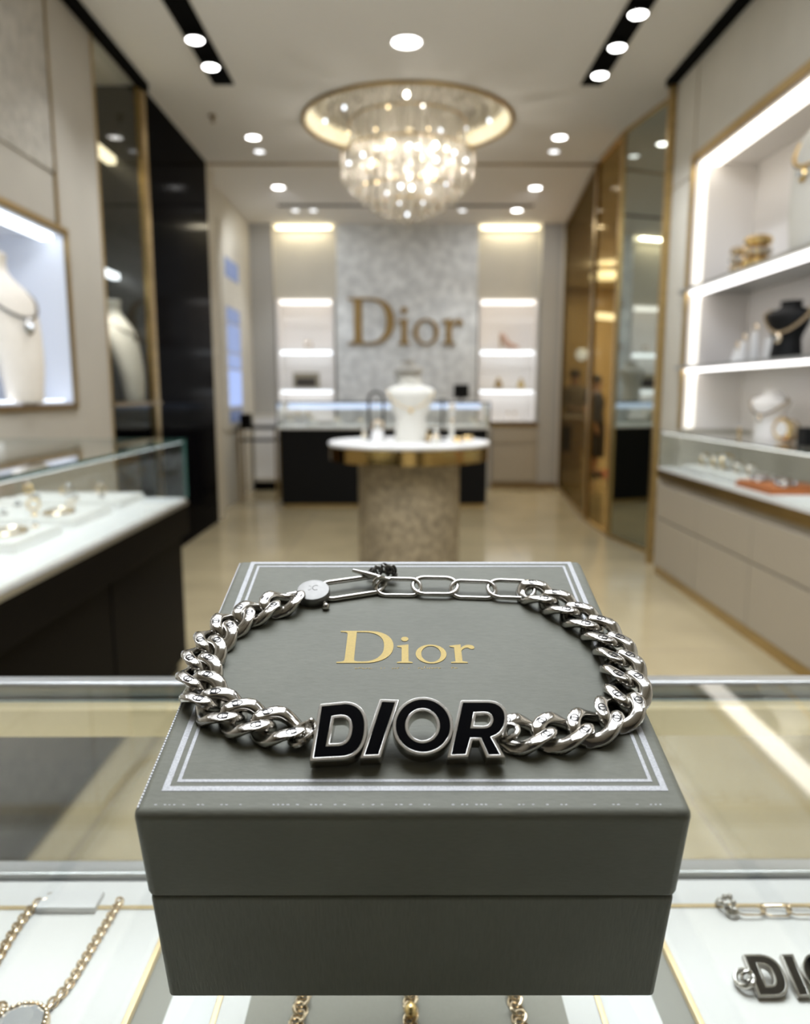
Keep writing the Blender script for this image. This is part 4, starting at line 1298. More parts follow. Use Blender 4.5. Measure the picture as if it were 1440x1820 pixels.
# ================================================================ NEAR GLASS COUNTER
CT = EYE - 0.1952                               # top of the glass
PB = 0.475                                      # customer side pane
BZ = EYE - 0.325                                # white bed
t = empty('glass_counter', (0, PB, 0), label='glass topped jewellery counter right in front of us, under the grey box', cat='counter')
wx = 0.62
MB().box(-wx, wx, -0.45, 0.012, 0.06, BZ - 0.03).build('body', M['white'], t)
MB().box(-wx + 0.04, wx - 0.04, -0.42, -0.03, 0, 0.06).build('plinth', M['bronze'], t)
MB().box(-wx, wx, -0.47, -0.004, BZ - 0.03, BZ).build('bed', M['bed'], t)
g = MB()
g.box(-wx, wx, -0.45, 0.018, CT - 0.008, CT)
g.build('glass_top', M['countertop'], t)
g = MB()
g.box(-wx, wx, 0.006, 0.010, BZ + 0.008, CT - 0.0225)
g.build('front_pane', M['countertop'], t)
f = MB()
f.box(-wx, wx, -0.0005, 0.016, BZ - 0.028, BZ + 0.003)
f.build('bottom_rail', M['steel'], t, bevel=0.002)
MB().box(-wx, wx, 0.0015, 0.0055, CT - 0.0262, CT - 0.0225).build('light_strip', emit_mat('near_case_fill', (0.93, 1.0, 1.06), 7.0), t)  # hidden strip added to brighten the bed
MB().box(-wx, wx, -0.004, 0.010, CT - 0.022, CT - 0.0085).box(-wx, wx, -0.004, -0.0025, CT - 0.0265, CT - 0.022).build('gold_rail', mat('pale_gold_rail', (0.80, 0.68, 0.42), 0.35, 0.8), t)  # lower lip added to hide the fill strip from view
MB().box(-wx, wx, 0.0185, 0.034, CT - 0.016, CT + 0.001).build('top_rail', M['steel'], t, bevel=0.003)
MB().box(-wx, wx, 0.0105, 0.016, CT - 0.020, CT - 0.009).build('glass_edge', mat('grey_glass_edge', (0.20, 0.23, 0.21), 0.2), t)


# trays in the near counter
def near_tray(x0, x1, y0, y1, label, h=0.014, flare=0.0005):
    t = empty('display_tray', ((x0 + x1) / 2, (y0 + y1) / 2, BZ), label=label, cat='tray')
    w, l = (x1 - x0) / 2, (y1 - y0) / 2
    MB().add([(-w - flare, -l - flare, 0), (w + flare, -l - flare, 0), (w + flare, l + flare * 0.3, 0), (-w - flare, l + flare * 0.3, 0), (-w, -l, h * 0.75), (w, -l, h * 0.75), (w, l, h * 0.75), (-w, l, h * 0.75)], [(0, 3, 2, 1), (4, 5, 6, 7), (0, 1, 5, 4), (1, 2, 6, 5), (2, 3, 7, 6), (3, 0, 4, 7)]).build('tray_base', mat('tray_grey_side', (0.40, 0.39, 0.34), 0.5), t)
    MB().box(-w, -w + 0.003, -l, l, h * 0.75, h + 0.001).box(w - 0.003, w, -l, l, h * 0.75, h + 0.001).box(-w + 0.003, w - 0.003, l - 0.003, l, h * 0.75, h + 0.001).build('gold_edge', mat('tray_gold_edge', (0.78, 0.62, 0.36), 0.35, 0.9), t, bevel=0.0005)
    MB().box(-w + 0.003, w - 0.003, -l, l - 0.003, h * 0.75, h).build('cushion', M['leather'], t)
    return t


TT = BZ + 0.014
near_tray(-0.40, -0.137, 0.10, 0.4265, 'white tray with the gem pendant necklace, left under the counter glass', flare=0.012)
near_tray(0.148, 0.42, 0.10, 0.4265, 'white tray with the letter bracelet, right under the counter glass', flare=0.012)
mt = near_tray(-0.096, 0.103, 0.08, 0.385, 'white tray with a taupe pad under the grey box, middle of the counter')
pd = MB().box(-0.0819, 0.0795, -0.145, 0.14, 0.014, 0.0152).build('pad', M['taupepad'], mt)
pd['label'] = 'taupe pad'


def curb_links(path, r_out, wire, metal, name, parent, limit=100, stretch=1.35, pitch=None, tilt=38):
    """small chain: alternate links lie flat and on edge along a path; one mesh"""
    path = [Vector(p) for p in path]
    # dense resample
    dens = []
    for a, c in zip(path, path[1:]):
        for i in range(20):
            dens.append(a.lerp(c, i / 20))
    dens.append(path[-1])
    pitch = pitch or r_out * 1.5
    out = [dens[0]]
    acc = 0
    pos = [(dens[0], (dens[1] - dens[0]).normalized())]
    for a, c in zip(dens, dens[1:]):
        acc += (c - a).length
        if acc >= pitch:
            acc -= pitch
            pos.append((c, (c - a).normalized()))
    me = None
    for i, (p, tn) in enumerate(pos):
        q = tn.to_track_quat('X', 'Z').to_matrix().to_4x4()
        Mx = Matrix.Translation(p + Vector((0, 0, wire * 1.1 + abs(math.sin(R(tilt))) * r_out * 0.75))) @ q @ Matrix.Rotation(R(tilt if i % 2 else -tilt), 4, 'X')
        if me is None:
            b = MB().tube([(r_out * stretch * math.cos(w), r_out * math.sin(w), 0) for w in [2 * PI * k / 18 for k in range(18)]], wire, 7, True)
            first = b.build(name, M[metal], parent, True)
            first.matrix_local = Mx
            me = first
        else:
            c = me.copy()
            COL.objects.link(c)
            c.parent = parent
            c.matrix_local = Mx
    return me


def smooth_path(pts, n=8):
    pts = [Vector(p) for p in pts]
    out = []
    for i in range(len(pts) - 1):
        p0, p1, p2, p3 = pts[max(i - 1, 0)], pts[i], pts[i + 1], pts[min(i + 2, len(pts) - 1)]
        for k in range(n):
            u = k / n
            out.append(0.5 * ((2 * p1) + (p2 - p0) * u + (2 * p0 - 5 * p1 + 4 * p2 - p3) * u * u + (3 * p1 - p0 - 3 * p2 + p3) * u ** 3))
    out.append(pts[-1])
    return out


# gem pendant necklace on the left tray
g_ = at(45, 1815, Z=TT)
t = empty('necklace', (g_.x, g_.y, TT), label='two tone chain necklace with a large clear gem, on the left tray', cat='necklace')
base = Vector((g_.x, g_.y, TT))
pt = lambda px, py: at(px, py, Z=TT) - base
strand = smooth_path([pt(90, 1601), pt(66, 1612), pt(40, 1640), pt(5, 1695), pt(-30, 1770), pt(20, 1805)])
curb_links(strand, 0.0024, 0.0008, 'palegold', 'chain_link', t)
strand = smooth_path([pt(213, 1607), pt(187, 1650), pt(150, 1712), pt(118, 1762), pt(80, 1802)])
curb_links(strand, 0.0022, 0.00075, 'palegold', 'chain_link', t)
n = 28
b = MB()
for k in range(n):
    q = 2 * PI * k / n
    b.ball((0.0125 * math.cos(q), 0.0125 * math.sin(q) - 0.006, 0.004), 0.0017, 6, 5)
b.tube([(0.0125 * math.cos(2 * PI * k / n), 0.0125 * math.sin(2 * PI * k / n) - 0.006, 0.0025) for k in range(n)], 0.0018, 6, True)
b.build('bezel', M['palegold'], t, True)
MB().loft([(0, -0.006, 0.001, 0.007, 0.007), (0, -0.006, 0.005, 0.0115, 0.0115), (0, -0.006, 0.0075, 0.007, 0.007)], 10).build('gem', M['stone'], t)
p = at(122, 1614, Z=TT)
t = empty('price_tag', (p.x, p.y + 0.003, TT), label='blank white tag card at the top of the left tray', cat='tag')
MB().box(-0.018, 0.018, -0.008, 0.008, 0.0, 0.004).build('card', M['white'], t, bevel=0.0006)

# three strands on the taupe pad of the middle tray
for px, lab, mt in ((535, 'left chain strand on the taupe pad of the middle tray', 'palegold'), (730, 'middle chain strand with gold drop on the taupe pad of the middle tray', 'palegold'), (918, 'right chain strand on the taupe pad of the middle tray', 'palegold')):
    p = at(px, 1800, Z=TT)
    t = empty('chain', (p.x, p.y, TT + 0.0012), label=lab, cat='chain')
    sk = {535: -0.004, 730: 0.0, 918: 0.004}[px]
    curb_links(smooth_path([(0, 0.03, 0), (0, 0, 0), (sk, -0.05, 0)]), 0.0036, 0.00085, mt, 'chain_link', t, tilt=24, stretch=1.12, pitch=0.0052)
    if px == 730:
        MB().ball((0, -0.006, 0.006), 0.004, 10, 8, s=(0.8, 1.2, 0.8)).build('gold_drop', M['jewelgold'], t, True)


# ---------------------------------------------------------------- lettered bracelet on the right tray
def block_glyphs():
    """bold sans capitals, height 1: outline and hole loops"""
    c = lambda cx, cy, rx, ry, n=40: [(cx + rx * math.cos(2 * PI * k / n), cy + ry * math.sin(2 * PI * k / n)) for k in range(n)]
    D = [[(0, 0), (0.36, 0)] + bez((0.36, 0), (0.66, 0), (0.80, 0.2), (0.80, 0.5)) + bez((0.80, 0.5), (0.80, 0.8), (0.66, 1), (0.36, 1)) + [(0.36, 1), (0, 1)],
         [(0.27, 0.25), (0.34, 0.25)] + bez((0.34, 0.25), (0.48, 0.25), (0.53, 0.35), (0.53, 0.5), 6) + bez((0.53, 0.5), (0.53, 0.65), (0.48, 0.75), (0.34, 0.75), 6) + [(0.34, 0.75), (0.27, 0.75)]]
    I = [[(0, 0), (0.30, 0), (0.30, 1), (0, 1)]]
    O = [c(0.5, 0.5, 0.5, 0.52), c(0.5, 0.5, 0.25, 0.27)]
    return D, I, O


p = at(1349, 1780, Z=TT)
t = empty('letter_bracelet', (p.x, p.y, TT), label='black enamel letter bracelet lying on the right tray', cat='bracelet')
D_, I_, O_ = block_glyphs()
hs = 0.0215
tilt = Matrix.Translation((0, 0, 0.003)) @ Matrix.Rotation(R(22), 4, 'X')


def dedupe(lp_):
    out = []
    for p_ in lp_:
        if not out or math.hypot(p_[0] - out[-1][0], p_[1] - out[-1][1]) > 1e-5:
            out.append(p_)
    if math.hypot(out[0][0] - out[-1][0], out[0][1] - out[-1][1]) < 1e-5:
        out.pop()
    return out


def letter(parent, loops, M4, depth, rim, name='letter', ring=None, bev=0.0002):
    loops = [dedupe(q) for q in loops]
    outer, holes = loops[0], loops[1:]
    body = shape2d(loops, depth - rim * 0.45, bev)
    body.transform(Matrix.Translation((0, 0, -rim * 0.45)))
    rims = [shape2d([outer, inset(outer, rim)], rim * 0.9, bev * 0.8)]
    for hl in holes:
        rims.append(shape2d([inset(hl, -rim), hl], rim * 0.9, bev * 0.8))
    me = join_meshes('letter', [body] + rims)
    o = mesh_obj(name, me, M['silver'], parent, M4)
    en = shape2d([inset(outer, rim * 0.97)] + [inset(hl, -rim * 0.97) for hl in holes], rim * 0.4)
    en.transform(Matrix.Translation((0, 0, -rim * 0.06)))
    mesh_obj('enamel', en, M['enamel'], o, M4, smooth=False)
    return o


xo = 0.0
for G, wd, adv in ((D_, 1.05, 0.0205), (I_, 1.0, 0.0078), (O_, 0.98, 0.0218)):
    lp = [[(x * hs * wd + xo, y * hs) for x, y in q] for q in G]
    letter(t, lp, tilt, 0.004, 0.0009)
    xo += adv
b = MB().tube([(-0.0035 + 0.004 * math.cos(q), 0.010 + 0.0055 * math.sin(q), 0.005 + 0.002 * math.cos(q)) for q in [2 * PI * k / 20 for k in range(20)]], 0.0014, 8, True)
b.tube([(-0.002 + 0.003 * math.cos(q), 0.010, 0.006 + 0.003 * math.sin(q)) for q in [2 * PI * k / 16 for k in range(16)]], 0.001, 8, True)
b.build('end_ring', M['silver'], t, True)
# fine link chain at the top of the right tray
p = at(1290, 1615, Z=TT)
t = empty('link_chain', (p.x, p.y, TT), label='pale gold long link chain with knot charm at the top of the right tray', cat='bracelet')


def paperclip(L, w, r, n=8, seg=8):
    pts = []
    for i in range(seg + 1):
        q = -PI / 2 + PI * i / seg
        pts.append((L / 2 - w / 2 + w / 2 * math.cos(q), w / 2 * math.sin(q), 0))
    for i in range(seg + 1):
        q = PI / 2 + PI * i / seg
        pts.append((-L / 2 + w / 2 + w / 2 * math.cos(q), w / 2 * math.sin(q), 0))
    return MB().tube(pts, r, n, True)


for i in range(5):
    o = paperclip(0.0165, 0.0078, 0.0006).build('chain_link', M['palegold'], t, True)
    o.matrix_local = Matrix.Translation((0.0125 + i * 0.0155, -0.005, 0.0022)) @ Matrix.Rotation(R(8 if i % 2 else -4), 4, 'X')
    if i:
        o = MB().tube([(0, 0.0024 * math.cos(q), 0.0024 * math.sin(q)) for q in [2 * PI * k / 14 for k in range(14)]], 0.0008, 6, True).build('joint_ring', M['palegold'], t, True)
        o.location = (0.0048 + i * 0.0155, -0.005, 0.0032)
b = MB()
for k in range(9):
    q = 2 * PI * k / 9
    b.ball((0.0045 * math.cos(q), 0.0045 * math.sin(q), 0.004 + 0.0018 * math.sin(2 * q)), 0.0019, 6, 5)
b.tube([(0.003 * math.cos(q) + 0.001, 0.003 * math.sin(q) - 0.006, 0.003) for q in [2 * PI * k / 16 for k in range(16)]], 0.0013, 7, True)
b.build('knot_charm', M['silver'], t, True)

# ================================================================ THE GREY BOX
BW_, BD, BH = 0.160, 0.1549, 0.0797
TILT = R(15.13)
box = empty('jewellery_box', (0.0032, 0.2217, CT + 0.0003), (TILT, 0, R(-0.2)), 'grey green leather jewellery box with gold lettering, under the chunky bracelet', 'box')
LIDZ = BH * 0.585                                # seam between base and lid


def rounded_block(x0, x1, y0, y1, z0, z1, rt, rb, rv, name, m, parent, seg=5):
    """block with rounded top, bottom and corner edges"""
    bm = bmesh.new()
    vs = [bm.verts.new((x, y, z)) for z in (z0, z1) for y in (y0, y1) for x in (x0, x1)]
    for f in ((0, 2, 3, 1), (4, 5, 7, 6), (0, 1, 5, 4), (2, 6, 7, 3), (0, 4, 6, 2), (1, 3, 7, 5)):
        bm.faces.new([vs[i] for i in f])
    bm.edges.ensure_lookup_table()

    def sel(fn):
        return [e for e in bm.edges if fn(e)]
    ver = sel(lambda e: abs(e.verts[0].co.z - e.verts[1].co.z) > 0.001)
    bmesh.ops.bevel(bm, geom=ver, offset=rv, segments=3, affect='EDGES', profile=0.5)
    tops = [e for e in bm.edges if all(abs(v.co.z - z1) < 1e-6 for v in e.verts)]
    if rt:
        bmesh.ops.bevel(bm, geom=tops, offset=rt, segments=seg, affect='EDGES', profile=0.5)
    bots = [e for e in bm.edges if all(abs(v.co.z - z0) < 1e-6 for v in e.verts)]
    if rb:
        bmesh.ops.bevel(bm, geom=bots, offset=rb, segments=3, affect='EDGES', profile=0.5)
    me = bpy.data.meshes.new(name)
    bm.to_mesh(me)
    bm.free()
    me.materials.append(m)
    for p in me.polygons:
        p.use_smooth = p.area < 0.001
    o = bpy.data.objects.new(name, me)
    COL.objects.link(o)
    o.parent = parent
    return o


hx = BW_ / 2
rounded_block(-hx + 0.0006, hx - 0.0006, 0.0006, BD - 0.0006, 0.0, LIDZ - 0.0009, 0.0014, 0.0006, 0.0017, 'base', M['base'], box)
MB().box(-hx + 0.003, hx - 0.003, 0.003, BD - 0.003, LIDZ - 0.004, LIDZ + 0.004).build('inner_rim', M['blackmat'], box)
lid = rounded_block(-hx, hx, 0.0, BD, LIDZ, BH, 0.0026, 0.0010, 0.0028, 'lid', M['lid'], box)
# clear foot that props up the back of the box
MB().add([(-0.05, 0.04, -0.0002), (0.05, 0.04, -0.0002), (-0.05, 0.15, -0.0002), (0.05, 0.15, -0.0002),
          (-0.05, 0.04 * 1.0, -0.04 * math.tan(TILT) + 0.0002), (0.05, 0.04, -0.04 * math.tan(TILT) + 0.0002), (-0.05, 0.15 , -0.15 * math.tan(TILT) + 0.0002), (0.05, 0.15, -0.15 * math.tan(TILT) + 0.0002)],
         [(0, 1, 3, 2), (4, 6, 7, 5), (0, 4, 5, 1), (2, 3, 7, 6), (0, 2, 6, 4), (1, 5, 7, 3)]).build('prop_foot', M['base'], box)
# silver double border
def frame2d(x0, x1, y0, y1, w, z):
    return MB().box(x0, x1, y0, y0 + w, z, z + 0.00012).box(x0, x1, y1 - w, y1, z, z + 0.00012).box(x0, x0 + w, y0 + w, y1 - w, z, z + 0.00012).box(x1 - w, x1, y0 + w, y1 - w, z, z + 0.00012)


frame2d(-0.0738, 0.0752, 0.0088, 0.1530, 0.0019, BH).build('outer_border', M['foil'], lid)
frame2d(-0.0702, 0.0716, 0.0124, 0.1492, 0.0011, BH).build('inner_border', M['foil'], lid)
# stitches along the edges
b = MB()
for k in range(110):
    x = -hx + 0.006 + (BW_ - 0.012) * k / 109
    if random.random() < 0.5:
        b.box(x - 0.0003, x + 0.0002 + random.random() * 0.0003, 0.0034, 0.0036, BH - 0.0003, BH + 0.00006)
for sx in (-1,):
    for k in range(125):
        y = 0.003 + (BD - 0.006) * k / 124
        b.box(sx * (hx - 0.0011) - 0.00022, sx * (hx - 0.0011) + 0.00022, y - 0.0004, y + 0.0004, BH - 0.0005, BH - 0.0001)
b.build('stitching', mat('pale_thread', (0.62, 0.62, 0.64), 0.45), lid)
# gold lettering
lw_ = 0.0521
s_ = lw_ / 2.6
put_sign.tall = 0.0216 / s_
put_sign('gold_letter', lid, lw_, 0.00018, M['goldfoil'], Matrix.Translation((-0.0272, 0.0727, BH + 0.0002)))
b = MB()                                          # worn, unreadable line of tiny gold type
xx = -0.0205
while xx < 0.0172:
    w0 = random.uniform(0.0005, 0.0011)
    hgt = random.uniform(0.0006, 0.0013)
    y0_ = 0.0692 + random.uniform(-0.0002, 0.0002)
    if random.random() < 0.8:
        b.box(xx, xx + 0.00018, y0_, y0_ + hgt, BH, BH + 0.00010)
        if random.random() < 0.6:
            yy = y0_ + random.choice((0, hgt - 0.0002, hgt * 0.5))
            b.box(xx, xx + w0, yy, yy + 0.00018, BH, BH + 0.00010)
    xx += w0 + 0.0003
b.build('tiny_gold_type', M['goldfoil'], lid)

# ================================================================ THE CHUNKY LETTER BRACELET ON THE BOX
br = empty('curb_bracelet', (0.0032, 0.2217, CT + 0.0003), (TILT, 0, R(-0.2)), 'chunky silver curb chain bracelet with black letters lying on the grey box', 'bracelet')
T0 = Matrix.Translation((0, 0, BH))               # bracelet coordinates: box lid plane is z = BH
mm = 0.001


def curb_mesh(a, bb, r, twist=42, flat=0.00245, n=44, k=12):
    verts, faces = [], []
    for i in range(n):
        q = 2 * PI * i / n
        c = Vector((a * math.cos(q), bb * math.sin(q), 0))
        tn = Vector((-a * math.sin(q), bb * math.cos(q), 0)).normalized()
        out = Vector((tn.y, -tn.x, 0))
        up = Vector((0, 0, 1))
        for j in range(k):
            w = 2 * PI * j / k
            cw, sw = math.cos(w), math.sin(w)
            # squarish section
            e = 0.75
            px_ = math.copysign(abs(cw) ** e, cw) * r * 1.15
            pz_ = math.copysign(abs(sw) ** e, sw) * r * 0.95
            p = c + out * px_ + up * pz_
            th = -R(twist) * max(-1, min(1, p.x / a))
            y, z = p.y * math.cos(th) - p.z * math.sin(th), p.y * math.sin(th) + p.z * math.cos(th)
            # faces ground flat above and below
            zz = abs(z)
            lim = flat
            if zz > lim * 0.86:
                zz = lim * 0.86 + (lim * 0.14) * (1 - math.exp(-(zz - lim * 0.86) / (lim * 0.14)))
            verts.append((p.x, y, math.copysign(zz, z)))
    for i in range(n):
        for j in range(k):
            faces.append((i * k + j, i * k + (j + 1) % k, ((i + 1) % n) * k + (j + 1) % k, ((i + 1) % n) * k + j))
    return verts, faces


LA, LB_, LR = 8.0 * mm, 5.95 * mm, 2.15 * mm
LF = 2.75 * mm
cv, cf = curb_mesh(LA, LB_, LR, 44, LF)
link_me = MB().add(cv, cf).mesh('chain_link')
link_me.materials.append(M['silver'])
smooth_mesh(link_me, 60)


def engraving_mesh():
    """small dark C and D marks sunk in the two flats of a link"""
    b = MB()
    for sg in (1, -1):
        q = R(-40) if sg == 1 else R(140)
        cx, cy = LA * math.cos(q), LB_ * math.sin(q)
        th = -R(44) * cx / LA
        cyr = cy * math.cos(th)
        ang = math.atan2(LB_ * math.cos(q), -LA * math.sin(q))
        Mx = Matrix.Translation((cx, cyr * 0.99, LF - 0.00002)) @ Matrix.Rotation(ang, 4, 'Z')
        cring = [(0.0021 * math.cos(w), 0.0013 * math.sin(w), 0) for w in [R(50) + R(260) * i / 14 for i in range(15)]]
        b.tube(cring, 0.00021, 5, M=Mx)
        dshape = [(-0.0005, -0.0009, 0), (-0.0005, 0.0009, 0)]
        b.tube(dshape, 0.00021, 5, M=Mx)
        darc = [(-0.0005 + 0.0018 * math.cos(w), 0.0010 * math.sin(w), 0) for w in [R(-85) + R(170) * i / 10 for i in range(11)]]
        b.tube(darc, 0.00021, 5, M=Mx)
    return b.mesh('engraving')


eng_me = engraving_mesh()
eng_me.materials.append(M['silverdark'])


def along(path, pitch, start=0.0, n=None):
    d = smooth_path([(x, y, 0) for x, y in path], 24)
    s = [0]
    for a, c in zip(d, d[1:]):
        s.append(s[-1] + (c - a).length)
    tot = s[-1]
    out = []
    pos = start
    cnt = 0
    while pos <= tot + 1e-6 and (n is None or cnt < n):
        for i in range(len(d) - 1):
            if s[i] <= pos <= s[i + 1] + 1e-9:
                u = (pos - s[i]) / max(s[i + 1] - s[i], 1e-9)
                p = d[i].lerp(d[i + 1], u)
                tn = (d[min(i + 2, len(d) - 1)] - d[max(i - 1, 0)]).normalized()
                out.append((p, tn))
                break
        pos += pitch
        cnt += 1
    return out, tot


left_path = [(-42.5, 33.2), (-55.2, 37.4), (-66.6, 45.0), (-73.2, 55.2), (-76.0, 65.9), (-76.0, 77.5), (-73.2, 90.0), (-67.0, 100.5), (-58.7, 107.0), (-53.0, 111.5)]
right_path = [(36.0, 30.3), (42.1, 30.4), (51.9, 31.8), (62.0, 36.4), (70.6, 43.9), (75.0, 54.5), (76.2, 66.0), (76.2, 77.2), (73.8, 88.0), (68.3, 99.0), (61.4, 109.2), (54.0, 117.6)]
for path, nn in ((left_path, 10), (right_path, 11)):
    _, tot = along(path, 1e9)
    pos, _ = along(path, tot / (nn - 1) - 1e-4)
    for i, (p, tn) in enumerate(pos):
        o = bpy.data.objects.new('chain_link', link_me)
        COL.objects.link(o)
        o.parent = br
        rz_ = math.atan2(tn.y, tn.x)
        o.matrix_local = Matrix.Translation((p.x * mm, p.y * mm, BH + LF + 0.0001 + 0.0003 * (i % 2))) @ Matrix.Rotation(rz_, 4, 'Z') @ Matrix.Rotation(R(random.uniform(-3, 3)), 4, 'X')
        e = bpy.data.objects.new('engraving', eng_me)
        COL.objects.link(e)
        e.parent = o

# end rings joining letters and chain
b = MB()
for dx, dz, rr, w in ((-33.8, 4.4, 3.9, 1.0), (-35.2, 3.3, 4.6, 1.0), (-31.6, 5.2, 2.6, 1.1)):
    b.tube([(dx * mm + rr * mm * 0.75 * math.cos(q), (29.5) * mm + rr * mm * math.sin(q), BH + dz * mm + rr * mm * 0.35 * math.cos(q)) for q in [2 * PI * k / 24 for k in range(24)]], w * mm, 8, True)
b.ball((-31.8 * mm, 30 * mm, BH + 8.0 * mm), 1.4 * mm, 8, 6)
b.build('end_ring', M['silver'], br, True)
b = MB()
b.tube([(29.8 * mm + 3.4 * mm * math.cos(q), 28.6 * mm + 3.2 * mm * math.sin(q), BH + 5 * mm + 1.2 * mm * math.cos(q)) for q in [2 * PI * k / 24 for k in range(24)]], 1.0 * mm, 8, True)
b.build('end_ring', M['silver'], br, True)

# letters: outlines on an inclined plane
Bm = Matrix.Translation(box.location) @ Euler(box.rotation_euler).to_matrix().to_4x4()
Bi = Bm.inverted()
PHI = R(20)
h0 = 5.2 * mm
eye_l = Bi @ Vector((0, 0, EYE))


def on_plane(px, py, P0, Nn):
    q = Bi @ at(px, py, Y=1.0)
    d = q - eye_l
    return eye_l + d * ((P0 - eye_l).dot(Nn) / d.dot(Nn))


q0 = on_plane(735, 1349, Vector((0, 0, BH + h0)), Vector((0, 0, 1)))
PL0 = Vector((0, q0.y, BH + h0))
PLN = Vector((0, -math.sin(PHI), math.cos(PHI)))
ML = Matrix.Translation(PL0) @ Matrix.Rotation(PHI, 4, 'X')
MLi = ML.inverted()


def lp(pts):                                      # outline points as read off a 3.273x enlargement at (500, 1220)
    out = []
    for x, y in pts:
        v = MLi @ on_plane(500 + x / 3.2727, 1220 + y / 3.2727, PL0, PLN)
        if not out or math.hypot(v.x - out[-1][0], v.y - out[-1][1]) > 1e-5:
            out.append((v.x, v.y))
    return out


def ell(cx, cy, rx, ry, n=56):
    return [(cx + rx * math.cos(2 * PI * k / n), cy + ry * math.sin(2 * PI * k / n)) for k in range(n)]


Dl = [[(168, 430), (222, 112), (230, 104), (372, 90)] + bez((372, 90), (450, 92), (498, 140), (499, 225)) + bez((499, 225), (498, 330), (460, 408), (360, 420)) + [(360, 420)],
      [(277, 334), (306, 183), (345, 178)] + bez((345, 178), (388, 176), (402, 205), (398, 248), 6) + bez((398, 248), (392, 300), (372, 328), (335, 332), 6) + [(335, 332)]]
Il = [[(462, 415), (577, 410), (681, 80), (576, 76)]]
Ol = [ell(825, 230, 174, 166), ell(822, 228, 86, 88)]
Rl = [[(970, 412), (1043, 92), (1052, 82), (1200, 82)] + bez((1200, 82), (1280, 84), (1316, 130), (1315, 185), 8) + bez((1315, 185), (1313, 245), (1285, 285), (1238, 300), 8) + [(1238, 300), (1299, 410), (1197, 412), (1153, 312), (1112, 312), (1086, 408)],
      [(1118, 230), (1132, 162), (1180, 160)] + bez((1180, 160), (1212, 160), (1222, 178), (1218, 198), 6) + bez((1218, 198), (1212, 226), (1196, 230), (1170, 231), 6) + [(1170, 231)]]
for G in (Dl, Il, Ol, Rl):
    letter(br, [lp(q) for q in G], ML, 0.0046, 0.00072)

# paperclip links, clasp, toggle bar and knot at the back
zc = BH + 2.6 * mm


def put_clip(x0, y0, x1, y1, w, r, z, roll=0, name='long_link'):
    L = math.hypot(x1 - x0, y1 - y0)
    o = paperclip(L * mm, w * mm, r * mm, 10, 10).build(name, M['silver'], br, True)
    o.matrix_local = Matrix.Translation(((x0 + x1) / 2 * mm, (y0 + y1) / 2 * mm, z)) @ Matrix.Rotation(math.atan2(y1 - y0, x1 - x0), 4, 'Z') @ Matrix.Rotation(R(roll), 4, 'X')
    return o


put_clip(-38.5, 120.8, -12.0, 128.6, 10.0, 1.15, BH + 2.4 * mm, 16)
put_clip(-14.5, 125.2, 4.6, 124.4, 8.4, 0.95, BH + 2.6 * mm, 28)
put_clip(1.2, 125.6, 20.6, 124.8, 10.4, 0.95, BH + 3.0 * mm, 14)
put_clip(17.6, 123.4, 36.6, 122.0, 8.4, 0.95, BH + 2.6 * mm, 28)
put_clip(33.4, 123.2, 53.2, 121.4, 10.6, 0.95, BH + 3.0 * mm, 14)
cl = empty('clasp', (-41.0 * mm, 119.5 * mm, BH + 0.4 * mm), (R(8), 0, 0))
cl.parent = br
MB().lathe([(6.0 * mm, 0.0), (6.9 * mm, 0.5 * mm), (7.1 * mm, 1.6 * mm), (7.1 * mm, 3.8 * mm), (6.7 * mm, 4.5 * mm), (5.5 * mm, 4.7 * mm), (3.0 * mm, 4.78 * mm), (0.1 * mm, 4.8 * mm)], 48).build('clasp_disc', M['satin'], cl, True)
b = MB()                                           # faint stamped mark on the disc
b.tube([(1.0 * mm + 1.3 * mm * math.cos(w), 1.0 * mm + 1.6 * mm * math.sin(w), 4.76 * mm) for w in [R(50) + R(260) * i / 14 for i in range(15)]], 0.14 * mm, 5)
b.tube([(-2.0 * mm, -0.6 * mm, 4.76 * mm), (-2.0 * mm, 2.4 * mm, 4.76 * mm)], 0.14 * mm, 5)
b.tube([(-2.0 * mm + 1.2 * mm * math.cos(w), 0.9 * mm + 1.5 * mm * math.sin(w), 4.76 * mm) for w in [R(-90) + R(180) * i / 10 for i in range(11)]], 0.14 * mm, 5)
b.build('stamped_mark', M['satin'], cl, True)
MB().tube([(4.2 * mm, -4.5 * mm, 2.2 * mm), (6.0 * mm, -8.0 * mm, 2.0 * mm)], 0.9 * mm, 8).ball((6.0 * mm, -8.2 * mm, 2.0 * mm), 1.6 * mm, 12, 10).build('release_lever', M['silver'], cl, True)
MB().tube([(-6.6 * mm, 0, 2.4 * mm), (-11 * mm, -1.6 * mm, 2.6 * mm)], 1.2 * mm, 10).build('clasp_post', M['silver'], cl, True)
MB().tube([(-25.0 * mm, 134.5 * mm, BH + 5.6 * mm), (-18 * mm, 130.5 * mm, BH + 5.8 * mm), (-8.6 * mm, 126.6 * mm, BH + 5.2 * mm)], [0.8 * mm, 1.15 * mm, 0.9 * mm], 10).build('toggle_bar', M['silver'], br, True)
MB().tube([(-13.0 * mm + 2.6 * mm * math.cos(q), 126.5 * mm + 1.2 * mm * math.cos(q), BH + 3.6 * mm + 2.8 * mm * math.sin(q)) for q in [2 * PI * k / 20 for k in range(20)]], 0.9 * mm, 8, True).build('joint_ring', M['silver'], br, True)
b = MB()
rnd = random.Random(3)
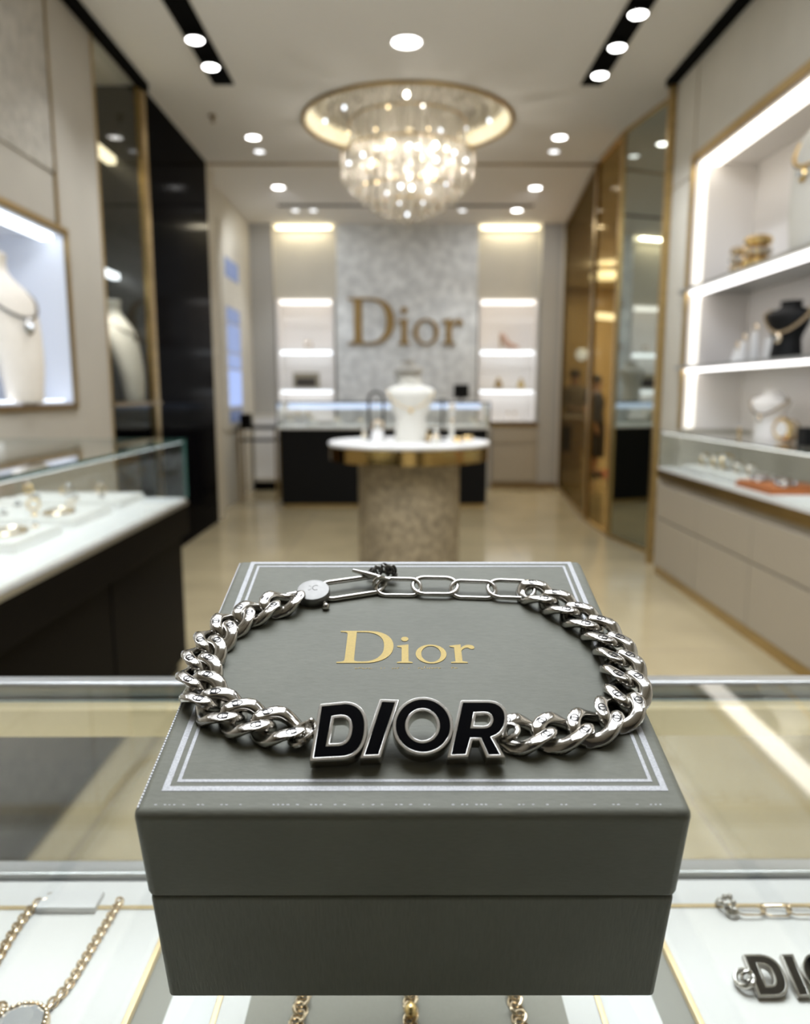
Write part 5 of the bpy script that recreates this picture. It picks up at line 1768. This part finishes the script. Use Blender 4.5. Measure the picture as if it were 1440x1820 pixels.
for k in range(11):
    c = Vector((-11.5 + rnd.uniform(-6.0, 6.0), 136.0 + rnd.uniform(-2.5, 2.5), 4.2 + rnd.uniform(-2.0, 2.6))) * mm
    c.z += BH
    ax = Euler((rnd.uniform(0, 3), rnd.uniform(0, 3), rnd.uniform(0, 3))).to_matrix().to_4x4()
    b.tube([(1.9 * mm * math.cos(q), 1.3 * mm * math.sin(q), 0) for q in [2 * PI * i / 14 for i in range(14)]], 0.62 * mm, 6, True, M=Matrix.Translation(c) @ ax)
b.build('chain_knot', mat('dark_oxidised_knot', (0.10, 0.095, 0.085), 0.35, 0.9), br, True)

# ================================================================ GROUPS OF REPEATED THINGS
def set_groups():
    left, right = 'left glass counter', 'right wall'
    for o in list(COL.objects):
        if o.parent or 'category' not in o or 'group' in o:
            continue
        n = o.name.split('.')[0]
        x, y = o.location.x, o.location.y
        g = None
        if n == 'downlight':
            g = 'round ceiling downlights'
        elif n == 'spotlight_track':
            g = 'black spotlight tracks'
        elif n in ('ring', 'stud_earring') and x < -1:
            g = 'rings on the left counter trays' if n == 'ring' else 'stud earrings on the left counter trays'
        elif n == 'ring' and x > 1:
            g = 'rings on the right glass case'
        elif n == 'ring':
            g = 'rings on the round table'
        elif n == 'bracelet':
            g = 'beaded bracelets on the left counter trays'
        elif n == 'cuff_bracelet':
            g = 'gold cuffs on the round table' if x < 1 else ('gold cuffs on the top niche shelf' if o.location.z > 1.5 else 'silver bracelets on the orange tray')
        elif n == 'display_tray':
            g = 'trays in the left glass counter' if x < -1 else ('trays in the right glass case' if x > 1 else 'trays in the near glass counter')
        elif n == 'display_bust':
            g = 'necklace display busts'
        elif n == 'necklace':
            g = 'necklaces on display'
        elif n == 'perfume_bottle':
            g = 'bottles in the back niches'
        elif n == 'ring_cone':
            g = 'ring cones on the round table'
        elif n == 'earring_cone':
            g = 'white earring cones on the lower shelf'
        elif n == 'watch' and x > 1 and o.location.z < 0.9:
            g = 'watches in the right glass case'
        elif n == 'chain':
            g = 'chain strands on the taupe pad of the middle tray'
        elif n == 'glass_counter':
            g = 'glass topped counters'
        elif n == 'wall_niche':
            g = 'lit wall niches'
        elif n == 'bronze_partition':
            g = 'bronze glass panels on the right'
        elif n == 'cove_light':
            g = 'cove lights above the back niches'
        if g:
            o['group'] = g


set_groups()
